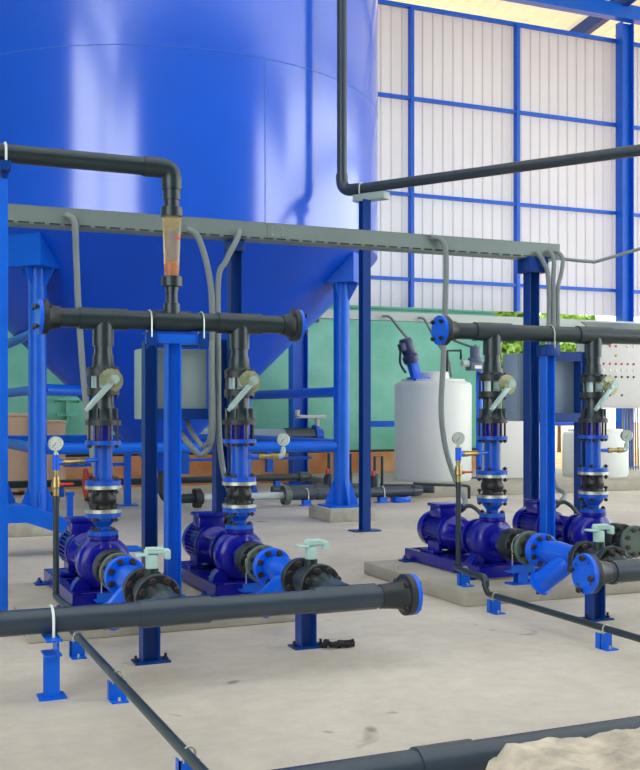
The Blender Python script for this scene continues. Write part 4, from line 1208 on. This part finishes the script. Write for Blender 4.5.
# risers with red cocks
def riser(x, y, h, label, loop):
    t = thing('sampling_riser', label, 'pipe', (x, y, 0))
    m = MB()
    if loop:
        m.tube([(x, y, 0.14), (x, y, h), (x + 0.11, y, h), (x + 0.11, y, 0.14)], 0.02, 8, smooth=False)
    else:
        m.cyl((x, y, 0.14), (x, y, h), 0.026, n=8)
    m.build('tube', M['pvcd'], t)
    m = MB(); m.lathe((x, y, 0.1), (0, 0, 1), [(0, 0.075), (0.2, 0.075), (0.24, 0.045)], 14); m.build('valve_body', M['pvcd'], t)
    m = MB(); m.box(x - 0.06, x - 0.015, y - 0.05, y - 0.02, h * 0.55, h * 0.55 + 0.07, 0.006); m.build('cock', M['red'], t)
riser(5.72, 13.1, 0.62, 'thin riser with red cock just left of the right tank leg', False)
riser(5.98, 13.2, 0.60, 'thin riser just right of the right tank leg', True)
riser(6.22, 12.72, 0.58, 'thin looped riser with red cock left of the white tank', True)
t = thing('manifold_pipe', 'second grey floor pipe behind the flanged one', 'pipe', (5.9, 12.9, 0))
m = MB(); m.bend((4.9, 13.1, 0.14), (6.2, 13.1, 0.14), (7.0, 12.5, 0.14), 0.06, 0.4, 16); m.build('main_pipe', M['pvc'], t)
m = MB(); m.cyl((5.5, 13.1, 0.14), (5.7, 13.1, 0.14), 0.075, n=16); m.box(5.33, 5.47, 13.03, 13.17, 0, 0.1); m.build('socket', M['pvc'], t)
hose('floor_tube', [(6.55, 12.25, 0.24), (6.9, 12.15, 0.22), (7.26, 12.1, 0.2), (7.3, 12.1, 0.14), (7.3, 12.1, 0.03)], 0.02, 'pvcd', 'thin dark tube bending to the floor at the end of the floor pipes', 'tube')
# large horizontal valve pipe behind the tank
t = thing('valve_pipe', 'large grey pipe with blue end valve and pale handle, behind the tank', 'pipe', (6.0, 15.5, 0.1))
m = MB(); m.cyl((3.9, 15.5, 0.82), (6.42, 15.5, 0.80), 0.10, n=20); m.build('pipe', M['cabg'], t)
m = MB(); m.cyl((6.0, 15.5, 0.80), (6.5, 15.5, 0.80), 0.12, n=20); m.build('socket', M['pvc'], t)
m = MB(); m.lathe((6.5, 15.5, 0.80), (1, 0, 0), [(0, 0.16), (0.05, 0.16), (0.07, 0.1), (0.14, 0.1), (0.16, 0.06)], 20); m.build('valve', M['valve'], t)
m = MB(); m.cyl((6.56, 15.5, 0.95), (6.56, 15.5, 1.08), 0.035, n=10); m.box(6.2, 6.7, 15.44, 15.54, 1.07, 1.12, 0.01); m.box(6.2, 6.24, 15.44, 15.54, 1.07, 1.2); m.build('handle', M['polyt'], t)
for x in (4.4, 5.75):
    m = MB(); m.box(x - 0.05, x + 0.05, 15.45, 15.55, 0.235, 0.73); m.build('leg', M['blue'], t)
m = MB(); m.box(3.9, 6.5, 15.58, 15.66, 0.42, 0.46); m.build('rail', M['blue'], t)
# small blue post and frame by brick wall seen between posts
t = thing('small_frame', 'small blue post with side bar seen between the first riser and the posts', 'post', (3.0, 13.2, 0))
m = MB(); m.box(2.96, 3.04, 13.16, 13.24, 0.012, 0.8); m.build('post', M['blue'], t)
m = MB(); m.box(2.88, 3.12, 13.1, 13.3, 0, 0.012); m.build('base_plate', M['blue'], t)
m = MB(); m.box(2.2, 2.96, 13.18, 13.22, 0.50, 0.54); m.build('side_bar', M['blue'], t)
# blue rail on container side, right of post
m = MB(); m.box(7.55, 8.1, 15.7, 15.76, 0.92, 1.02)
tag(m.build('blue_rail', M['blue'], None, (7.8, 15.7, 0.92)), 'short blue rail left of the white tank', 'rail')

t = thing('rear_feed_pipe', 'blue feed pipe seen below the grey box between the posts', 'pipe', (11.9, 17.2, -0.02))
m = MB(); m.cyl((10.85, 17.2, 0.95), (13.2, 17.2, 0.95), 0.06, n=14); m.build('pipe', M['valve'], t)
m = MB(); m.cyl((11.9, 17.2, 0.95), (11.9, 17.2, -0.02), 0.06, n=14); m.box(11.8, 12.0, 17.1, 17.3, 0.85, 1.15, 0.01); m.build('riser', M['valve'], t)
# tan crates at left
t = thing('wooden_crate', 'large tan crate behind the left tank leg', 'crate', (1.75, 15.7, 0))
m = MB(); m.box(1.3, 2.2, 15.4, 16.0, 0.06, 1.11, 0.01); m.build('body', M['tan'], t)
m = MB(); m.box(1.27, 2.23, 15.36, 16.03, 1.11, 1.15, 0.006); m.build('lid', M['tan'], t)
m = MB()
for x in (1.4, 2.1):
    m.box(x - 0.06, x + 0.06, 15.4, 16.0, 0, 0.06)
m.build('skid', M['tan'], t)
t = thing('wooden_crate', 'narrow tan crate just right of the left tank leg', 'crate', (2.42, 15.5, 0))
m = MB(); m.box(2.27, 2.57, 15.2, 15.8, 0.05, 1.02, 0.01); m.build('body', M['tan'], t)
m = MB(); m.box(2.255, 2.585, 15.18, 15.82, 1.02, 1.05, 0.006); m.build('lid', M['tan'], t)
m = MB(); m.box(2.29, 2.35, 15.2, 15.8, 0, 0.05); m.box(2.49, 2.55, 15.2, 15.8, 0, 0.05); m.build('skid', M['tan'], t)
t = thing('hose_reel', 'red drum on the floor behind the far left riser', 'drum', (2.75, 14.0, 0))
m = MB(); m.lathe((2.62, 14.0, 0.24), (1, 0, 0), [(0, 0.2), (0.02, 0.2), (0.03, 0.13), (0.3, 0.13), (0.31, 0.2), (0.33, 0.2)], 24); m.build('drum', M['red'], t)
m = MB(); m.box(2.64, 2.94, 13.85, 14.15, 0, 0.05); m.build('stand', M['dark'], t)
t = thing('support_stand', 'blue pipe stand behind the far left gauge', 'pipe support', (2.06, 11.9, 0))
m = MB(); m.box(2.03, 2.09, 11.86, 11.94, 0.01, 0.25); m.box(2.02, 2.10, 11.85, 11.95, 0.25, 0.29); m.build('post', M['valve'], t)
m = MB(); m.box(1.98, 2.14, 11.82, 11.98, 0, 0.01); m.build('base_plate', M['valve'], t)

# foliage beyond the open wall
def bush(x, y, w, h, material, label, n=900, seed=1, zmin=0.05):
    rnd = random.Random(seed)
    t = thing('bush', label, 'bush', (x, y, -0.02))
    m = MB()
    for k in range(n):
        a = rnd.uniform(0, 2 * PI); u = rnd.uniform(0, 1) ** 0.5
        zz = rnd.uniform(zmin, 1)
        rr = w * u * (0.55 + 0.45 * math.sin(zz * PI)) * (1 + 0.25 * math.sin(3 * a + seed))
        c = Vector((x + rr * math.cos(a), y + rr * math.sin(a) * 0.7, h * zz))
        q = Quaternion((rnd.gauss(0, 1), rnd.gauss(0, 1), rnd.gauss(0, 1), rnd.gauss(0, 1))).normalized().to_matrix()
        L, Wd = rnd.uniform(0.10, 0.2), rnd.uniform(0.05, 0.09)
        pts = [Vector((-L, 0, 0)), Vector((-L * 0.2, -Wd, 0.02)), Vector((L, 0, 0)), Vector((-L * 0.2, Wd, 0.02))]
        m.bm.faces.new([m.bm.verts.new(c + q @ p) for p in pts])
    o = m.build('foliage', M[material], t, flat=True); o['kind'] = 'stuff'
    m = MB(); m.cyl((x, y, -0.02), (x, y, h * 0.7), 0.06, 0.03, n=8)
    m.build('stem', M['bark'], t)
bush(14.0, 22.2, 1.5, 3.9, 'leaf', 'light green bush behind the rear duct, left of the box stand post', 5000, 1, 0.3)
bush(18.4, 25.5, 1.6, 3.9, 'leaf', 'light green bush behind the right header pipe, above the grey box', 6000, 2, 0.42)
bush(22.8, 22.3, 1.8, 3.9, 'leafd', 'green bush in the gap just left of the control panel', 6000, 3, 0.42)
bush(27.4, 26.0, 1.9, 3.4, 'leafd', 'dark green bush at the right edge beyond the control panel', 4000, 4)
bush(11.75, 20.6, 0.7, 3.0, 'leaf', 'narrow light green bush just right of the teal container', 2500, 5)

# ------------------------------------------------------------------ camera, light
cam = bpy.data.cameras.new('camera')
co = bpy.data.objects.new('camera', cam)
COL.objects.link(co)
co.location = (0, 0, 1.2)
co.rotation_euler = (PI / 2, 0, -math.radians(23.1))
cam.sensor_fit = 'VERTICAL'
cam.sensor_height = 36
cam.lens = 36 * 1060 / 770
cam.shift_y = 25 / 770
cam.clip_end = 300
scn.camera = co

w = bpy.data.worlds.new('world')
scn.world = w
w.use_nodes = True
bg = w.node_tree.nodes['Background']
bg.inputs['Color'].default_value = (0.93, 0.96, 1.0, 1)
bg.inputs['Strength'].default_value = 3.2

scn.view_settings.view_transform = 'Standard'
scn.view_settings.look = 'None'
scn.view_settings.gamma = 1
scn.view_settings.exposure = 0.42
scn.cycles.use_denoising = True
scn.cycles.max_bounces = 8
